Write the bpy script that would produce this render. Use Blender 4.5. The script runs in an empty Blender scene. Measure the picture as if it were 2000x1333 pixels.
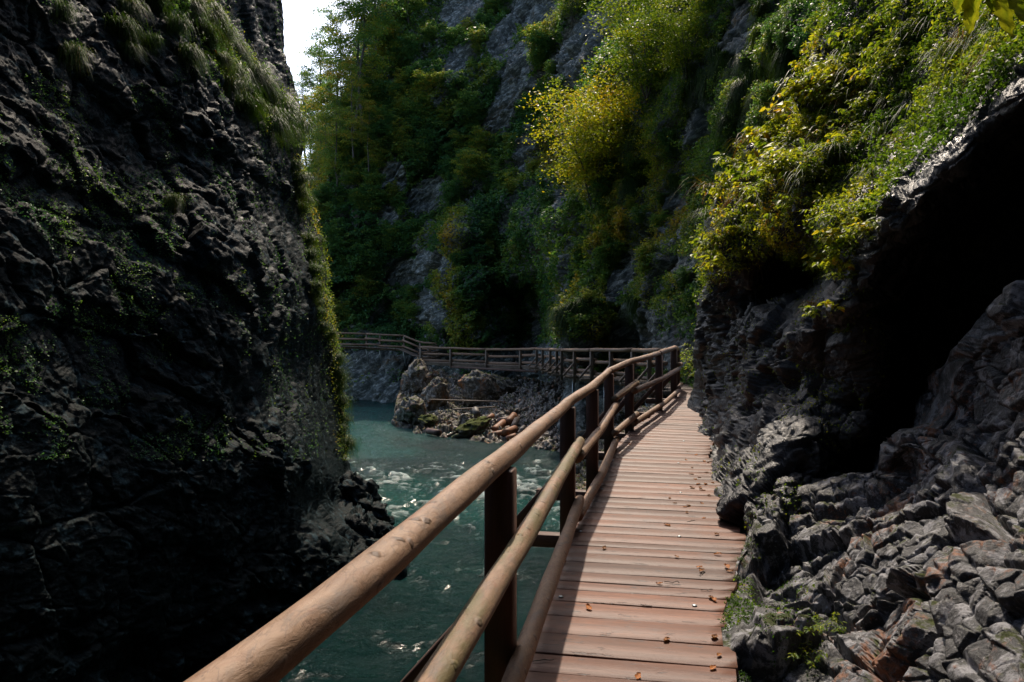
import bpy, math, random
import numpy as np
R = math.radians
rng = np.random.default_rng(7)
random.seed(7)
SC = bpy.context.scene
COL = SC.collection

# ------------------------------------------------------------------ camera, world, sun, exposure
FPX = 1400.0                                   # focal length in pixels of the 2000 px wide photograph
cam_d = bpy.data.cameras.new('camera'); cam = bpy.data.objects.new('camera', cam_d); COL.objects.link(cam)
cam_d.sensor_width = 36.0; cam_d.lens = 36.0 * FPX / 2000.0
cam_d.clip_start = 0.05; cam_d.clip_end = 3000
cam.location = (0, 0, 0); cam.rotation_euler = (R(90), 0, 0)
SC.camera = cam
TO_SUN = np.array([0.035, 0.78, 1.02]); TO_SUN /= np.linalg.norm(TO_SUN)
world = bpy.data.worlds.new('World'); SC.world = world; world.use_nodes = True
wn = world.node_tree.nodes; wl = world.node_tree.links
bg = wn['Background']; sky = wn.new('ShaderNodeTexSky'); sky.sky_type = 'NISHITA'; sky.sun_disc = False
sky.sun_elevation = math.asin(TO_SUN[2]); sky.sun_rotation = math.atan2(TO_SUN[0], TO_SUN[1])
sky.altitude = 600; sky.dust_density = 4.0; sky.air_density = 1.0; sky.ozone_density = 1.0
wl.new(sky.outputs[0], bg.inputs[0]); bg.inputs[1].default_value = 0.15
sd = bpy.data.lights.new('sun', 'SUN'); sun = bpy.data.objects.new('sun', sd); COL.objects.link(sun)
sd.energy = 2.6; sd.angle = R(0.8); sd.color = (1.0, 0.86, 0.70)
from mathutils import Vector
sun.rotation_euler = Vector(TO_SUN).to_track_quat('Z', 'Y').to_euler()
SC.view_settings.view_transform = 'Standard'; SC.view_settings.look = 'None'
SC.view_settings.exposure = 1.22; SC.view_settings.gamma = 1.0
SC.cycles.max_bounces = 5; SC.cycles.diffuse_bounces = 2; SC.cycles.glossy_bounces = 2
SC.cycles.transparent_max_bounces = 4; SC.cycles.caustics_reflective = False; SC.cycles.caustics_refractive = False

# ------------------------------------------------------------------ helpers
def W(px, py, d):
    """a point seen at (px, py) of the photograph, d metres in front of the eye"""
    px, py, d = np.broadcast_arrays(np.asarray(px, float), np.asarray(py, float), np.asarray(d, float))
    return np.stack([(px - 1000) * d / FPX, d, (666.5 - py) * d / FPX], -1)

def tag(o, label=None, cat=None, group=None, kind=None):
    if label: o['label'] = label
    if cat: o['category'] = cat
    if group: o['group'] = group
    if kind: o['kind'] = kind
    return o

def empty(name, loc, rz=0.0, **k):
    o = bpy.data.objects.new(name, None); COL.objects.link(o)
    o.location = loc; o.rotation_euler = (0, 0, rz); o.empty_display_size = 0.1
    return tag(o, **k)

def mesh_data(name, V, F, m=None, attrs=None, smooth=False):
    V = np.ascontiguousarray(V, dtype=np.float32).reshape(-1, 3); F = np.asarray(F, dtype=np.int32)
    me = bpy.data.meshes.new(name); k = F.shape[1]; n = len(F)
    me.vertices.add(len(V)); me.vertices.foreach_set('co', V.ravel())
    me.loops.add(n * k); me.loops.foreach_set('vertex_index', F.ravel())
    me.polygons.add(n); me.polygons.foreach_set('loop_start', np.arange(0, n * k, k, dtype=np.int32))
    if smooth: me.polygons.foreach_set('use_smooth', np.ones(n, dtype=bool))
    for an, av in (attrs or {}).items():
        av = np.asarray(av, dtype=np.float32)
        if av.ndim == 1:
            me.attributes.new(an, 'FLOAT', 'POINT').data.foreach_set('value', av)
        else:
            me.attributes.new(an, 'FLOAT_VECTOR', 'POINT').data.foreach_set('vector', av.ravel())
    me.update(calc_edges=True); me.validate()
    if m: me.materials.append(m)
    return me

def mk(name, V, F, m=None, parent=None, attrs=None, smooth=False, **k):
    o = bpy.data.objects.new(name, mesh_data(name, V, F, m, attrs, smooth)); COL.objects.link(o)
    if parent is not None: o.parent = parent
    return tag(o, **k)

def copy_tree(o, parent=None):
    c = o.copy(); COL.objects.link(c)
    if parent is not None: c.parent = parent
    for ch in [x for x in o.children]: copy_tree(ch, c)
    return c

class MB:
    """collects quads with a per-vertex wood coordinate and tint"""
    def __init__(s): s.V = []; s.F = []; s.A = []; s.T = []; s.n = 0
    def add(s, V, F, A=None, T=0.0):
        V = np.asarray(V, float); s.V.append(V); s.F.append(np.asarray(F, int) + s.n); s.n += len(V)
        s.A.append(np.asarray(A, float) if A is not None else V)
        s.T.append(np.full(len(V), T) if np.isscalar(T) else np.asarray(T))
    def build(s, name, m, parent=None, smooth=False, **k):
        return mk(name, np.concatenate(s.V), np.concatenate(s.F), m, parent,
                  {'wc': np.concatenate(s.A), 'tint': np.concatenate(s.T)}, smooth, **k)

def unit(v): v = np.asarray(v, float); return v / (np.linalg.norm(v, axis=-1, keepdims=True) + 1e-12)

def tube(path, rad, ns=12, seed=0.0, bump=0.0, cap=True):
    """log or stem along a path; returns V, F (quads), wood coordinates"""
    path = np.asarray(path, float); n = len(path); rad = np.broadcast_to(np.asarray(rad, float), (n,))
    t = unit(np.gradient(path, axis=0)); up = np.array([0, 0, 1.0]) if abs(t[0][2]) < .9 else np.array([1.0, 0, 0])
    a = unit(np.cross(t, up)); b = np.cross(a, t)
    th = np.linspace(0, 2 * math.pi, ns, endpoint=False) - math.pi/2
    s = np.concatenate([[0], np.cumsum(np.linalg.norm(np.diff(path, axis=0), axis=1))])
    rr = rad[:, None] * np.ones((1, ns))
    if bump:
        rr = rr * (1 + bump * np.sin(s[:, None] * 7 + seed * 3 + np.sin(th * 2 + seed)) * .5
                   + bump * np.sin(th * 3 + seed + s[:, None] * 2.3) * .5)
    V = path[:, None] + rr[..., None] * (np.cos(th)[None, :, None] * a[:, None] + np.sin(th)[None, :, None] * b[:, None])
    A = np.stack(np.broadcast_arrays(s[:, None], th[None] * rad[:, None] + seed * 3.1, 0.*rad[:, None]), -1)
    i, j = np.meshgrid(np.arange(n - 1), np.arange(ns), indexing='ij'); j2 = (j + 1) % ns
    F = np.stack([i * ns + j, i * ns + j2, (i + 1) * ns + j2, (i + 1) * ns + j], -1).reshape(-1, 4)
    V = V.reshape(-1, 3); A = A.reshape(-1, 3)
    if cap:
        m = len(V); V = np.vstack([V, path[0] - t[0] * rad[0] * .12, path[-1] + t[-1] * rad[-1] * .12])
        A = np.vstack([A, [s[0] - .3, 0, 0], [s[-1] + .3, 0, 0]])
        c = []
        for q in range(0, ns, 2):
            c.append([m, (q + 2) % ns, q + 1, q]); c.append([m + 1, (n - 1) * ns + q, (n - 1) * ns + q + 1, (n - 1) * ns + (q + 2) % ns])
        F = np.vstack([F, c])
    return V, F, A

def box_between(p, q, w, h, up=(0, 0, 1), bev=.006):
    """squared timber from p to q: w across, h along up, with a small chamfer"""
    p = np.asarray(p, float); q = np.asarray(q, float); t = unit(q - p)
    a = unit(np.cross(t, up)); b = np.cross(a, t); L = np.linalg.norm(q - p)
    c = min(bev, w * .2, h * .2)
    prof = [(-w/2+c, -h/2), (w/2-c, -h/2), (w/2, -h/2+c), (w/2, h/2-c), (w/2-c, h/2), (-w/2+c, h/2), (-w/2, h/2-c), (-w/2, -h/2+c)]
    V = []; A = []
    for s, k in ((0, .0), (c, 1), (L - c, 1), (L, 0.)):
        for x, y in prof:
            f = 1 if k else 1 - c / max(w, h) * 1.6
            V.append(p + t * s + a * x * f + b * y * f); A.append((s, x, y))
    F = []
    for r in range(3):
        for j in range(8):
            j2 = (j + 1) % 8; F.append([r*8+j, r*8+j2, r*8+8+j2, r*8+8+j])
    F += [[0, 7, 6, 5], [0, 5, 4, 3], [0, 3, 2, 1], [24, 25, 26, 27], [24, 27, 28, 29], [24, 29, 30, 31]]
    return np.array(V), np.array(F), np.array(A)

# ------------------------------------------------------------------ noise (numpy)
def _h(ix, iy, iz, s):
    h = (ix.astype(np.int64) * 374761393 + iy.astype(np.int64) * 668265263 + iz.astype(np.int64) * 2147483647 + s * 974634777) & 0xffffffff
    h = ((h ^ (h >> 13)) * 1274126177) & 0xffffffff
    h = ((h ^ (h >> 16)) * 2246822519) & 0xffffffff
    return ((h ^ (h >> 15)) & 0xffffff).astype(np.float32) / 16777216.0

def vnoise(P, s=0):
    I = np.floor(P).astype(np.int64); f = (P - I).astype(np.float32); f = f * f * f * (f * (f * 6 - 15) + 10)
    x, y, z = I[..., 0], I[..., 1], I[..., 2]; fx, fy, fz = f[..., 0], f[..., 1], f[..., 2]
    def c(a, b, d): return _h(x + a, y + b, z + d, s)
    x00 = c(0,0,0)*(1-fx)+c(1,0,0)*fx; x10 = c(0,1,0)*(1-fx)+c(1,1,0)*fx
    x01 = c(0,0,1)*(1-fx)+c(1,0,1)*fx; x11 = c(0,1,1)*(1-fx)+c(1,1,1)*fx
    return (x00*(1-fy)+x10*fy)*(1-fz)+(x01*(1-fy)+x11*fy)*fz - .5

def fbm(P, o=4, s=0, g=.5):
    a = 1.0; r = 0
    for k in range(o): r = r + a * vnoise(P * (2.03 ** k), s + k); a *= g
    return r

def cells(P, s=0):
    """faceted blocks: a random tilted plane per Voronoi cell, plus the distance to the crack"""
    I = np.floor(P).astype(np.int64); n = P.shape[0]
    d1 = np.full(n, 9., np.float32); d2 = np.full(n, 9., np.float32); f1 = np.zeros(n, np.float32)
    for a in (-1, 0, 1):
        for b in (-1, 0, 1):
            for c in (-1, 0, 1):
                ix, iy, iz = I[:, 0]+a, I[:, 1]+b, I[:, 2]+c
                jx = _h(ix, iy, iz, s); jy = _h(ix, iy, iz, s+11); jz = _h(ix, iy, iz, s+23)
                dx = (P[:, 0]-ix-jx).astype(np.float32); dy = (P[:, 1]-iy-jy).astype(np.float32); dz = (P[:, 2]-iz-jz).astype(np.float32)
                d = dx*dx+dy*dy+dz*dz
                fac = (jy - .5) * .9 + dx*(jz-.5)*1.5 + dy*(jx-.5)*1.5 + dz*(_h(ix, iy, iz, s+37)-.5)*1.5
                m = d < d1
                d2 = np.where(m, d1, np.minimum(d2, d)); f1 = np.where(m, fac, f1); d1 = np.where(m, d, d1)
    return f1, np.sqrt(d2) - np.sqrt(d1)

def smooth(a, b, x): t = np.clip((x - a) / (b - a), 0, 1); return t * t * (3 - 2 * t)

class Depth:
    """thin-plate surface through points (px, py, depth) read off the photograph"""
    def __init__(s, pts, lam=2e-4):
        p = np.array(pts, float); s.c = p[:, :2] / 1000.0; y = np.log(p[:, 2]); n = len(p)
        K = s.k(s.c, s.c) + lam * np.eye(n); Q = np.hstack([np.ones((n, 1)), s.c])
        M = np.block([[K, Q], [Q.T, np.zeros((3, 3))]])
        s.w = np.linalg.solve(M, np.concatenate([y, [0, 0, 0]])); s.lo = p[:, 2].min() * .7; s.hi = p[:, 2].max() * 1.4
    def k(s, a, b):
        r2 = ((a[:, None] - b[None]) ** 2).sum(-1) + 1e-9; return .5 * r2 * np.log(r2)
    def __call__(s, px, py):
        px, py = np.broadcast_arrays(np.asarray(px, float), np.asarray(py, float))
        q = np.stack([px.ravel(), py.ravel()], -1) / 1000.0; out = np.empty(len(q))
        for i in range(0, len(q), 40000):
            a = q[i:i+40000]; out[i:i+40000] = s.k(a, s.c) @ s.w[:-3] + s.w[-3] + a @ s.w[-2:]
        return np.clip(np.exp(out), s.lo, s.hi).reshape(px.shape)

def rock_disp(P, sc, amp, dip=0.0, seed=0, stretch=2.2, fine=True, bedk=.55, cellk=1., ridge=.4, wobk=1., tex=1.):
    """blocky, bedded rock relief in metres"""
    c, s = math.cos(dip), math.sin(dip)
    Q = np.stack([P[:, 0]*c - P[:, 2]*s, P[:, 1], P[:, 0]*s + P[:, 2]*c], -1)
    wob = np.stack([fbm(P/sc*1.1, 3, seed+50), fbm(P/sc*1.1, 3, seed+60), fbm(P/sc*1.1, 3, seed+70)], -1)
    out = fbm(P/(sc*2.6), 3, seed+1) * amp * 1.5
    bed = Q[:, 2]/(sc*.42) + wob[:, 0]*1.5; bi = np.floor(bed); bf = bed - bi; z0 = np.zeros_like(bi, dtype=np.int64)
    hb = lambda k: _h(bi.astype(np.int64)+k, z0, z0, seed+7)
    out = out + amp * bedk * (hb(0)*(1-smooth(.8, 1, bf)) + hb(1)*smooth(.8, 1, bf) - .5)
    for i, (k, a) in enumerate(((1.0, 1.1), (.42, .40), (.17, .15))):
        if i == 2 and not fine: break
        q = Q / (sc*k) / np.array([stretch*.75, 1.2, .8]) + wob * (.22, .3, .35)[i] * wobk
        f, e = cells(q, seed + 100*i)
        out = out + amp * a * cellk * (f * 1.0 - .45 * (1 - smooth(0, .09, e)))
    rg = Q/sc/np.array([1.5, .8, .38]) + wob*.8*wobk; out = out + amp*ridge*(1 - 2.2*np.abs(fbm(rg, 5, seed+15, .62)))
    out = out + amp * .16 * tex * fbm(P/(sc*.11), 4, seed+9, .6)
    return out

def grid_faces(nu, nv, flip=False):
    i, j = np.meshgrid(np.arange(nu - 1), np.arange(nv - 1), indexing='ij')
    F = np.stack([i*nv+j, (i+1)*nv+j, (i+1)*nv+j+1, i*nv+j+1], -1).reshape(-1, 4)
    return F[:, ::-1] if flip else F

def rock_sheet(name, P, sc, amp, m, dip=0., seed=0, stretch=2.2, ampf=None, bedk=.55, cellk=1., ridge=.4, wobk=1., tex=1., **k):
    """P (nu, nv, 3) base surface, displaced along its own normals"""
    nu, nv, _ = P.shape
    N = unit(np.cross(np.gradient(P, axis=0), np.gradient(P, axis=1)))
    for _ in range(6):
        N[1:-1] = (N[:-2]+N[1:-1]+N[2:])/3; N[:, 1:-1] = (N[:, :-2]+N[:, 1:-1]+N[:, 2:])/3
    N = unit(N)
    C = P.reshape(-1, 3)
    N = N.reshape(-1, 3); flip = ((N * -C).sum(1)).mean() < 0
    if flip: N = -N
    # smooth normals so steep steps do not tear
    D = rock_disp(C, sc, amp, dip, seed, stretch, bedk=bedk, cellk=cellk, ridge=ridge, wobk=wobk, tex=tex)
    if ampf is not None: D = D * ampf(C)
    # where the base sheet is steeply stretched the relief would tear into fins: flatten it there
    Lu = np.linalg.norm(np.gradient(P, axis=0), axis=-1); Lv = np.linalg.norm(np.gradient(P, axis=1), axis=-1); dd = np.maximum(P[..., 1], 3.0)
    st = np.maximum(Lu/dd/np.median(Lu/dd), Lv/dd/np.median(Lv/dd)); f = np.clip(1.8/np.maximum(st, 1e-3), .12, 1.0)
    for _ in range(5):
        f[1:-1] = (f[:-2]+f[1:-1]+f[2:])/3; f[:, 1:-1] = (f[:, :-2]+f[:, 1:-1]+f[:, 2:])/3
    D = D * f.ravel()
    V = C + N * D[:, None]
    o = mk(name, V, grid_faces(nu, nv, flip), m, smooth=False, **k)
    return o, V.reshape(nu, nv, 3), N.reshape(nu, nv, 3)

# ------------------------------------------------------------------ materials
def new_mat(name):
    m = bpy.data.materials.new(name); m.use_nodes = True
    n = m.node_tree.nodes; l = m.node_tree.links
    return m, n, l, n['Principled BSDF']

def mixc(n, l, fac, a, b):
    x = n.new('ShaderNodeMix'); x.data_type = 'RGBA'
    for sock, v in ((x.inputs[0], fac), (x.inputs[6], a), (x.inputs[7], b)):
        if hasattr(v, 'links') or hasattr(v, 'is_linked'): l.new(v, sock)
        elif isinstance(v, (int, float)): sock.default_value = v
        else: sock.default_value = (*v, 1)
    return x.outputs[2]

def noise(n, l, vec, scale, det=5, rough=.6, dist=0., sc=None):
    t = n.new('ShaderNodeTexNoise'); t.inputs['Scale'].default_value = scale; t.inputs['Detail'].default_value = det
    t.inputs['Roughness'].default_value = rough; t.inputs['Distortion'].default_value = dist
    if sc:
        mp = n.new('ShaderNodeMapping'); mp.inputs['Scale'].default_value = sc; l.new(vec, mp.inputs[0]); vec = mp.outputs[0]
    l.new(vec, t.inputs['Vector']); return t.outputs['Fac']

def ramp(n, l, fac, a, b, va=0., vb=1.):
    r = n.new('ShaderNodeMapRange'); r.interpolation_type = 'SMOOTHSTEP'
    r.inputs[1].default_value = a; r.inputs[2].default_value = b; r.inputs[3].default_value = va; r.inputs[4].default_value = vb
    l.new(fac, r.inputs[0]); return r.outputs[0]

def math_(n, l, op, a, b=None):
    x = n.new('ShaderNodeMath'); x.operation = op
    for i, v in enumerate((a, b)):
        if v is None: continue
        if isinstance(v, (int, float)): x.inputs[i].default_value = v
        else: l.new(v, x.inputs[i])
    return x.outputs[0]

def rock_mat(name, dark, light, lichen=(.30, .13, .04), moss=(.05, .075, .012), sc=1.0, rough=.6, moss_amt=.5, lich=.66, bump=.6, light_at=(.45, .7), bed=None, spec=.2):
    m, n, l, b = new_mat(name)
    geo = n.new('ShaderNodeNewGeometry'); pos = geo.outputs['Position']
    if bed is not None:
        m1 = n.new('ShaderNodeMapping'); m1.inputs['Rotation'].default_value = (0, -bed, 0); l.new(pos, m1.inputs[0])
        m2 = n.new('ShaderNodeMapping'); m2.inputs['Scale'].default_value = (.5, .8, 1.5); l.new(m1.outputs[0], m2.inputs[0]); pos = m2.outputs[0]
    big = noise(n, l, pos, .7*sc, 4, .6); mid = noise(n, l, pos, 4*sc, 6, .65, .4); fin = noise(n, l, pos, 22*sc, 6, .7)
    c1 = mixc(n, l, ramp(n, l, mid, light_at[0], light_at[1]), dark, light)
    vein = noise(n, l, pos, 2.2*sc, 8, .7, 2.0)
    c1 = mixc(n, l, ramp(n, l, fin, .56, .72, 0, .75), c1, tuple(min(1, x*1.45) for x in light))
    c1 = mixc(n, l, ramp(n, l, fin, .46, .32, 0, .8), c1, tuple(x*.4 for x in dark))
    v1 = math_(n, l, 'ABSOLUTE', math_(n, l, 'SUBTRACT', vein, .5))
    c1 = mixc(n, l, ramp(n, l, v1, .012, .0, 0, .5), c1, tuple(x*.35 for x in dark))
    lc = ramp(n, l, math_(n, l, 'ADD', math_(n, l, 'MULTIPLY', big, .55), math_(n, l, 'MULTIPLY', noise(n, l, pos, 9*sc, 5, .7), .45)), lich-.08, lich, 0, .85)
    c1 = mixc(n, l, lc, c1, lichen)
    sep = n.new('ShaderNodeSeparateXYZ'); l.new(geo.outputs['Normal'], sep.inputs[0])
    up = math_(n, l, 'ADD', math_(n, l, 'MULTIPLY', sep.outputs[2], .28), noise(n, l, pos, 2.6*sc, 6, .7))
    mf = ramp(n, l, up, 1.02 - moss_amt*.5, 1.12 - moss_amt*.5)
    mo = mixc(n, l, ramp(n, l, noise(n, l, pos, 30*sc, 3), .35, .65), tuple(x*.45 for x in moss), moss)
    c1 = mixc(n, l, mf, c1, mo)
    l.new(c1, b.inputs['Base Color'])
    rr = ramp(n, l, mid, .3, .7, rough-.15, rough+.2); rr2 = n.new('ShaderNodeMath'); rr2.operation = 'MAXIMUM'
    l.new(rr, rr2.inputs[0]); l.new(math_(n, l, 'MULTIPLY', mf, .95), rr2.inputs[1]); l.new(rr2.outputs[0], b.inputs['Roughness'])
    b.inputs['Specular IOR Level'].default_value = spec
    bp = n.new('ShaderNodeBump'); bp.inputs['Strength'].default_value = bump; bp.inputs['Distance'].default_value = .05/sc
    hh = math_(n, l, 'ADD', math_(n, l, 'MULTIPLY', fin, .7), mid)
    l.new(hh, bp.inputs['Height']); l.new(bp.outputs[0], b.inputs['Normal'])
    return m

def leaf_mat(name, ramp_cols, trans=.5, rough=.45, vein=False):
    """tint 0..1 runs through the given colours"""
    m, n, l, b = new_mat(name)
    at = n.new('ShaderNodeAttribute'); at.attribute_name = 'tint'
    cr = n.new('ShaderNodeValToRGB'); e = cr.color_ramp.elements
    while len(e) < len(ramp_cols): e.new(.5)
    for i, (p, c) in enumerate(ramp_cols): e[i].position = p; e[i].color = (*c, 1)
    l.new(at.outputs['Fac'], cr.inputs[0])
    col = cr.outputs[0]
    geo = n.new('ShaderNodeNewGeometry')
    sp = noise(n, l, geo.outputs['Position'], 60 if vein else 9, 3)
    col = mixc(n, l, ramp(n, l, sp, .35, .7, 0, .45), col, tuple(x*.55 for x in ramp_cols[0][1]))
    l.new(col, b.inputs['Base Color']); b.inputs['Roughness'].default_value = rough; b.inputs['Specular IOR Level'].default_value = .12
    tr = n.new('ShaderNodeBsdfTranslucent'); g = n.new('ShaderNodeMix'); g.data_type = 'RGBA'; g.blend_type = 'MULTIPLY'; g.inputs[0].default_value = 1
    l.new(col, g.inputs[6]); g.inputs[7].default_value = (1.5, 1.4, .55, 1); l.new(g.outputs[2], tr.inputs[0])
    mx = n.new('ShaderNodeMixShader'); mx.inputs[0].default_value = trans
    l.new(b.outputs[0], mx.inputs[1]); l.new(tr.outputs[0], mx.inputs[2]); l.new(mx.outputs[0], n['Material Output'].inputs[0])
    return m

def wood_mat(name, a, c, dark, kind):
    m, n, l, b = new_mat(name)
    at = n.new('ShaderNodeAttribute'); at.attribute_name = 'wc'; v = at.outputs['Vector']
    ti = n.new('ShaderNodeAttribute'); ti.attribute_name = 'tint'; t = ti.outputs['Fac']
    if kind == 'plank':
        g = noise(n, l, v, 3.0, 8, .7, .6, (1.2, 14, 14)); g2 = noise(n, l, v, 2.0, 4, .6, 0, (.7, 2.5, 3))
        kn = noise(n, l, v, 6.0, 3, .6, .3, (1.0, 3.2, 1))
        kthr = ramp(n, l, kn, .625, .665)
        wr = noise(n, l, v, 1.0, 3, .5, 1.5, (.8, 8, 3))
    elif kind == 'log':
        g = noise(n, l, v, 9.0, 7, .7, .8, (1.6, 4, 1)); g2 = noise(n, l, v, 2.6, 5, .65, 1.0, (1.0, 2.4, 1))
        def vor(scale, sx, off):
            vo = n.new('ShaderNodeTexVoronoi'); vo.voronoi_dimensions = '2D'; vo.inputs['Scale'].default_value = scale; mp = n.new('ShaderNodeMapping')
            mp.inputs['Scale'].default_value = (sx, 1.0, 1); mp.inputs['Location'].default_value = (off, off*.7, 0)
            ns_ = n.new('ShaderNodeTexNoise'); ns_.inputs['Scale'].default_value = 14; l.new(v, ns_.inputs[0])
            ad = n.new('ShaderNodeMixRGB'); ad.blend_type = 'ADD'; ad.inputs[0].default_value = .05; l.new(v, ad.inputs[1]); l.new(ns_.outputs['Color'], ad.inputs[2])
            l.new(ad.outputs[0], mp.inputs[0]); l.new(mp.outputs[0], vo.inputs[0]); return vo.outputs['Distance']
        kd = vor(7.5, .85, 0); kthr = math_(n, l, 'MULTIPLY', ramp(n, l, kd, .13, .05), ramp(n, l, noise(n, l, v, 1.7, 2, .5), .34, .48))
        sc_ = vor(16, .55, 3.3); kthr2 = ramp(n, l, math_(n, l, 'ABSOLUTE', math_(n, l, 'SUBTRACT', sc_, .42)), .05, .0)
        ring = math_(n, l, 'ABSOLUTE', math_(n, l, 'SUBTRACT', noise(n, l, v, 6.0, 4, .55, 1.6, (.8, 2.0, 1)), .5))
        wr = math_(n, l, 'ADD', .42, math_(n, l, 'MULTIPLY', math_(n, l, 'MAXIMUM', ramp(n, l, ring, .030, .0), math_(n, l, 'MULTIPLY', kthr2, .12)), .30))
    else:
        g = noise(n, l, v, 4.0, 8, .7, .4, (1.0, 12, 12)); g2 = noise(n, l, v, 1.5, 3, .6); kthr = None; wr = g2
    col = mixc(n, l, ramp(n, l, g, .3, .7), a, c)
    col = mixc(n, l, ramp(n, l, g2, .35, .68, 0, .55), col, tuple(x*.62 for x in a))
    col = mixc(n, l, ramp(n, l, wr, .5, .75, 0, .45), col, dark)
    if kthr is not None: col = mixc(n, l, math_(n, l, 'MULTIPLY', kthr, .85), col, dark)
    if kind == 'plank':                              # each board its own tone; damp grime kept to scattered patches
        sc = n.new('ShaderNodeMix'); sc.data_type = 'RGBA'; sc.blend_type = 'MULTIPLY'; sc.inputs[0].default_value = 1
        tv = ramp(n, l, t, 0, 1, .58, 1.14); cb = n.new('ShaderNodeCombineColor')
        for i in range(3): l.new(tv, cb.inputs[i])
        l.new(col, sc.inputs[6]); l.new(cb.outputs[0], sc.inputs[7]); col = sc.outputs[2]
        wn_ = n.new('ShaderNodeTexWhiteNoise'); wn_.noise_dimensions = '1D'; l.new(t, wn_.inputs['W']); col = mixc(n, l, ramp(n, l, wn_.outputs['Value'], .45, 1.0, 0, .45), col, (.095, .052, .034))
        geo = n.new('ShaderNodeNewGeometry'); st = noise(n, l, geo.outputs['Position'], 1.4, 6, .7)
        col = mixc(n, l, ramp(n, l, st, .50, .68, 0, .6), col, (.085, .062, .055))
    if kind == 'log':
        gn = noise(n, l, v, 3.0, 5, .65, 0, (1, 3, 3))
        gy = noise(n, l, v, 5.0, 5, .7, .5, (.8, 2.0, 1)); col = mixc(n, l, ramp(n, l, gy, .50, .66, 0, .6), col, (.105, .088, .080)); rd = noise(n, l, v, 3.4, 5, .7, 1.2, (.7, 2.2, 1)); col = mixc(n, l, ramp(n, l, rd, .54, .64, 0, .45), col, (.20, .085, .045))
        col = mixc(n, l, math_(n, l, 'MULTIPLY', t, ramp(n, l, gn, .35, .6, 0, .75)), col, (.085, .080, .026))
    l.new(col, b.inputs['Base Color']); b.inputs['Roughness'].default_value = .62 if kind != 'plank' else .58
    b.inputs['Specular IOR Level'].default_value = .35
    bp = n.new('ShaderNodeBump'); bp.inputs['Strength'].default_value = .45; bp.inputs['Distance'].default_value = .012 if kind == 'log' else .006
    l.new(math_(n, l, 'SUBTRACT', g, (kthr if kthr is not None else g2)), bp.inputs['Height']); l.new(bp.outputs[0], b.inputs['Normal'])
    return m

M = {}
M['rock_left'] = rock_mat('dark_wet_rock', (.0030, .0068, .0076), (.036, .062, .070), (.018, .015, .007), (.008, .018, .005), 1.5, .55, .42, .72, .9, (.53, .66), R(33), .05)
M['rock_far'] = rock_mat('gorge_rock', (.060, .070, .064), (.33, .345, .325), (.12, .085, .045), (.030, .045, .012), .7, .75, .42, .64, .7, (.45, .7), R(-32))
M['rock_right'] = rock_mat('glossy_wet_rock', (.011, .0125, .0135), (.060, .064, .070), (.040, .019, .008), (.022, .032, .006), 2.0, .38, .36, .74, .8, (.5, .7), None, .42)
M['rock_near'] = rock_mat('grey_limestone', (.021, .022, .024), (.195, .195, .205), (.17, .058, .016), (.040, .050, .008), 2.2, .50, .50, .615, .7, (.49, .59), None, .35)
M['rock_shore'] = rock_mat('shore_rock', (.075, .066, .052), (.38, .345, .30), (.26, .10, .03), (.065, .078, .014), 1.4, .7, .62, .62)
M['pebble'] = rock_mat('pale_pebble', (.16, .145, .125), (.42, .39, .35), (.30, .14, .06), (.08, .08, .03), 3.0, .7, .2, .62)
M['moss_rock'] = rock_mat('mossy_rock', (.07, .06, .045), (.2, .18, .14), (.12, .08, .03), (.075, .09, .014), 2.0, .8, .95, .70)
M['plank'] = wood_mat('larch_plank', (.092, .034, .017), (.172, .070, .037), (.040, .028, .026), 'plank')
M['log'] = wood_mat('peeled_log', (.190, .108, .064), (.275, .175, .112), (.058, .032, .023), 'log')
M['beam'] = wood_mat('stained_timber', (.060, .027, .018), (.10, .050, .032), (.02, .012, .009), 'beam')
M['grey_wood'] = wood_mat('weathered_timber', (.13, .095, .070), (.19, .145, .105), (.05, .035, .026), 'beam')
M['bark'] = wood_mat('bark', (.055, .045, .035), (.10, .085, .07), (.02, .016, .012), 'beam')
M['orange_log'] = wood_mat('orange_cut_log', (.13, .050, .020), (.27, .105, .038), (.05, .02, .012), 'beam')
mm, n_, l_, b_ = new_mat('galvanised_steel'); b_.inputs['Base Color'].default_value = (.30, .33, .34, 1); b_.inputs['Metallic'].default_value = .8; b_.inputs['Roughness'].default_value = .5; M['steel'] = mm
G = (.035, .085, .012); LG = (.09, .17, .02); Y = (.36, .30, .03); O = (.34, .13, .02); BR = (.13, .065, .025)
M['leaf_far'] = leaf_mat('hillside_leaves', [(0, (.040, .125, .060)), (.45, (.105, .205, .050)), (.75, (.24, .27, .04)), (1, (.42, .27, .045))], .45)
M['leaf_yellow'] = leaf_mat('yellow_leaves', [(0, (.055, .12, .012)), (.4, (.17, .23, .02)), (.8, (.36, .36, .025)), (1, (.42, .29, .02))], .5)
M['leaf_near'] = leaf_mat('broad_leaves', [(0, (.030, .080, .014)), (.40, (.11, .19, .020)), (.75, (.33, .36, .03)), (.93, (.48, .44, .04)), (1, (.46, .24, .03))], .5, .45, True)
M['grass'] = leaf_mat('sedge_blades', [(0, (.014, .042, .009)), (.5, (.042, .088, .012)), (.8, (.10, .12, .02)), (1, (.22, .085, .02))], .32, .55)
M['dead_leaf'] = leaf_mat('dead_leaves', [(0, (.10, .05, .025)), (.5, (.25, .11, .04)), (1, (.45, .17, .05))], .15, .6, True)

# ------------------------------------------------------------------ terrain: cliffs
def interp(t, pts):
    p = np.array(pts, float); return np.interp(t, p[:, 0], p[:, 1])

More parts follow.
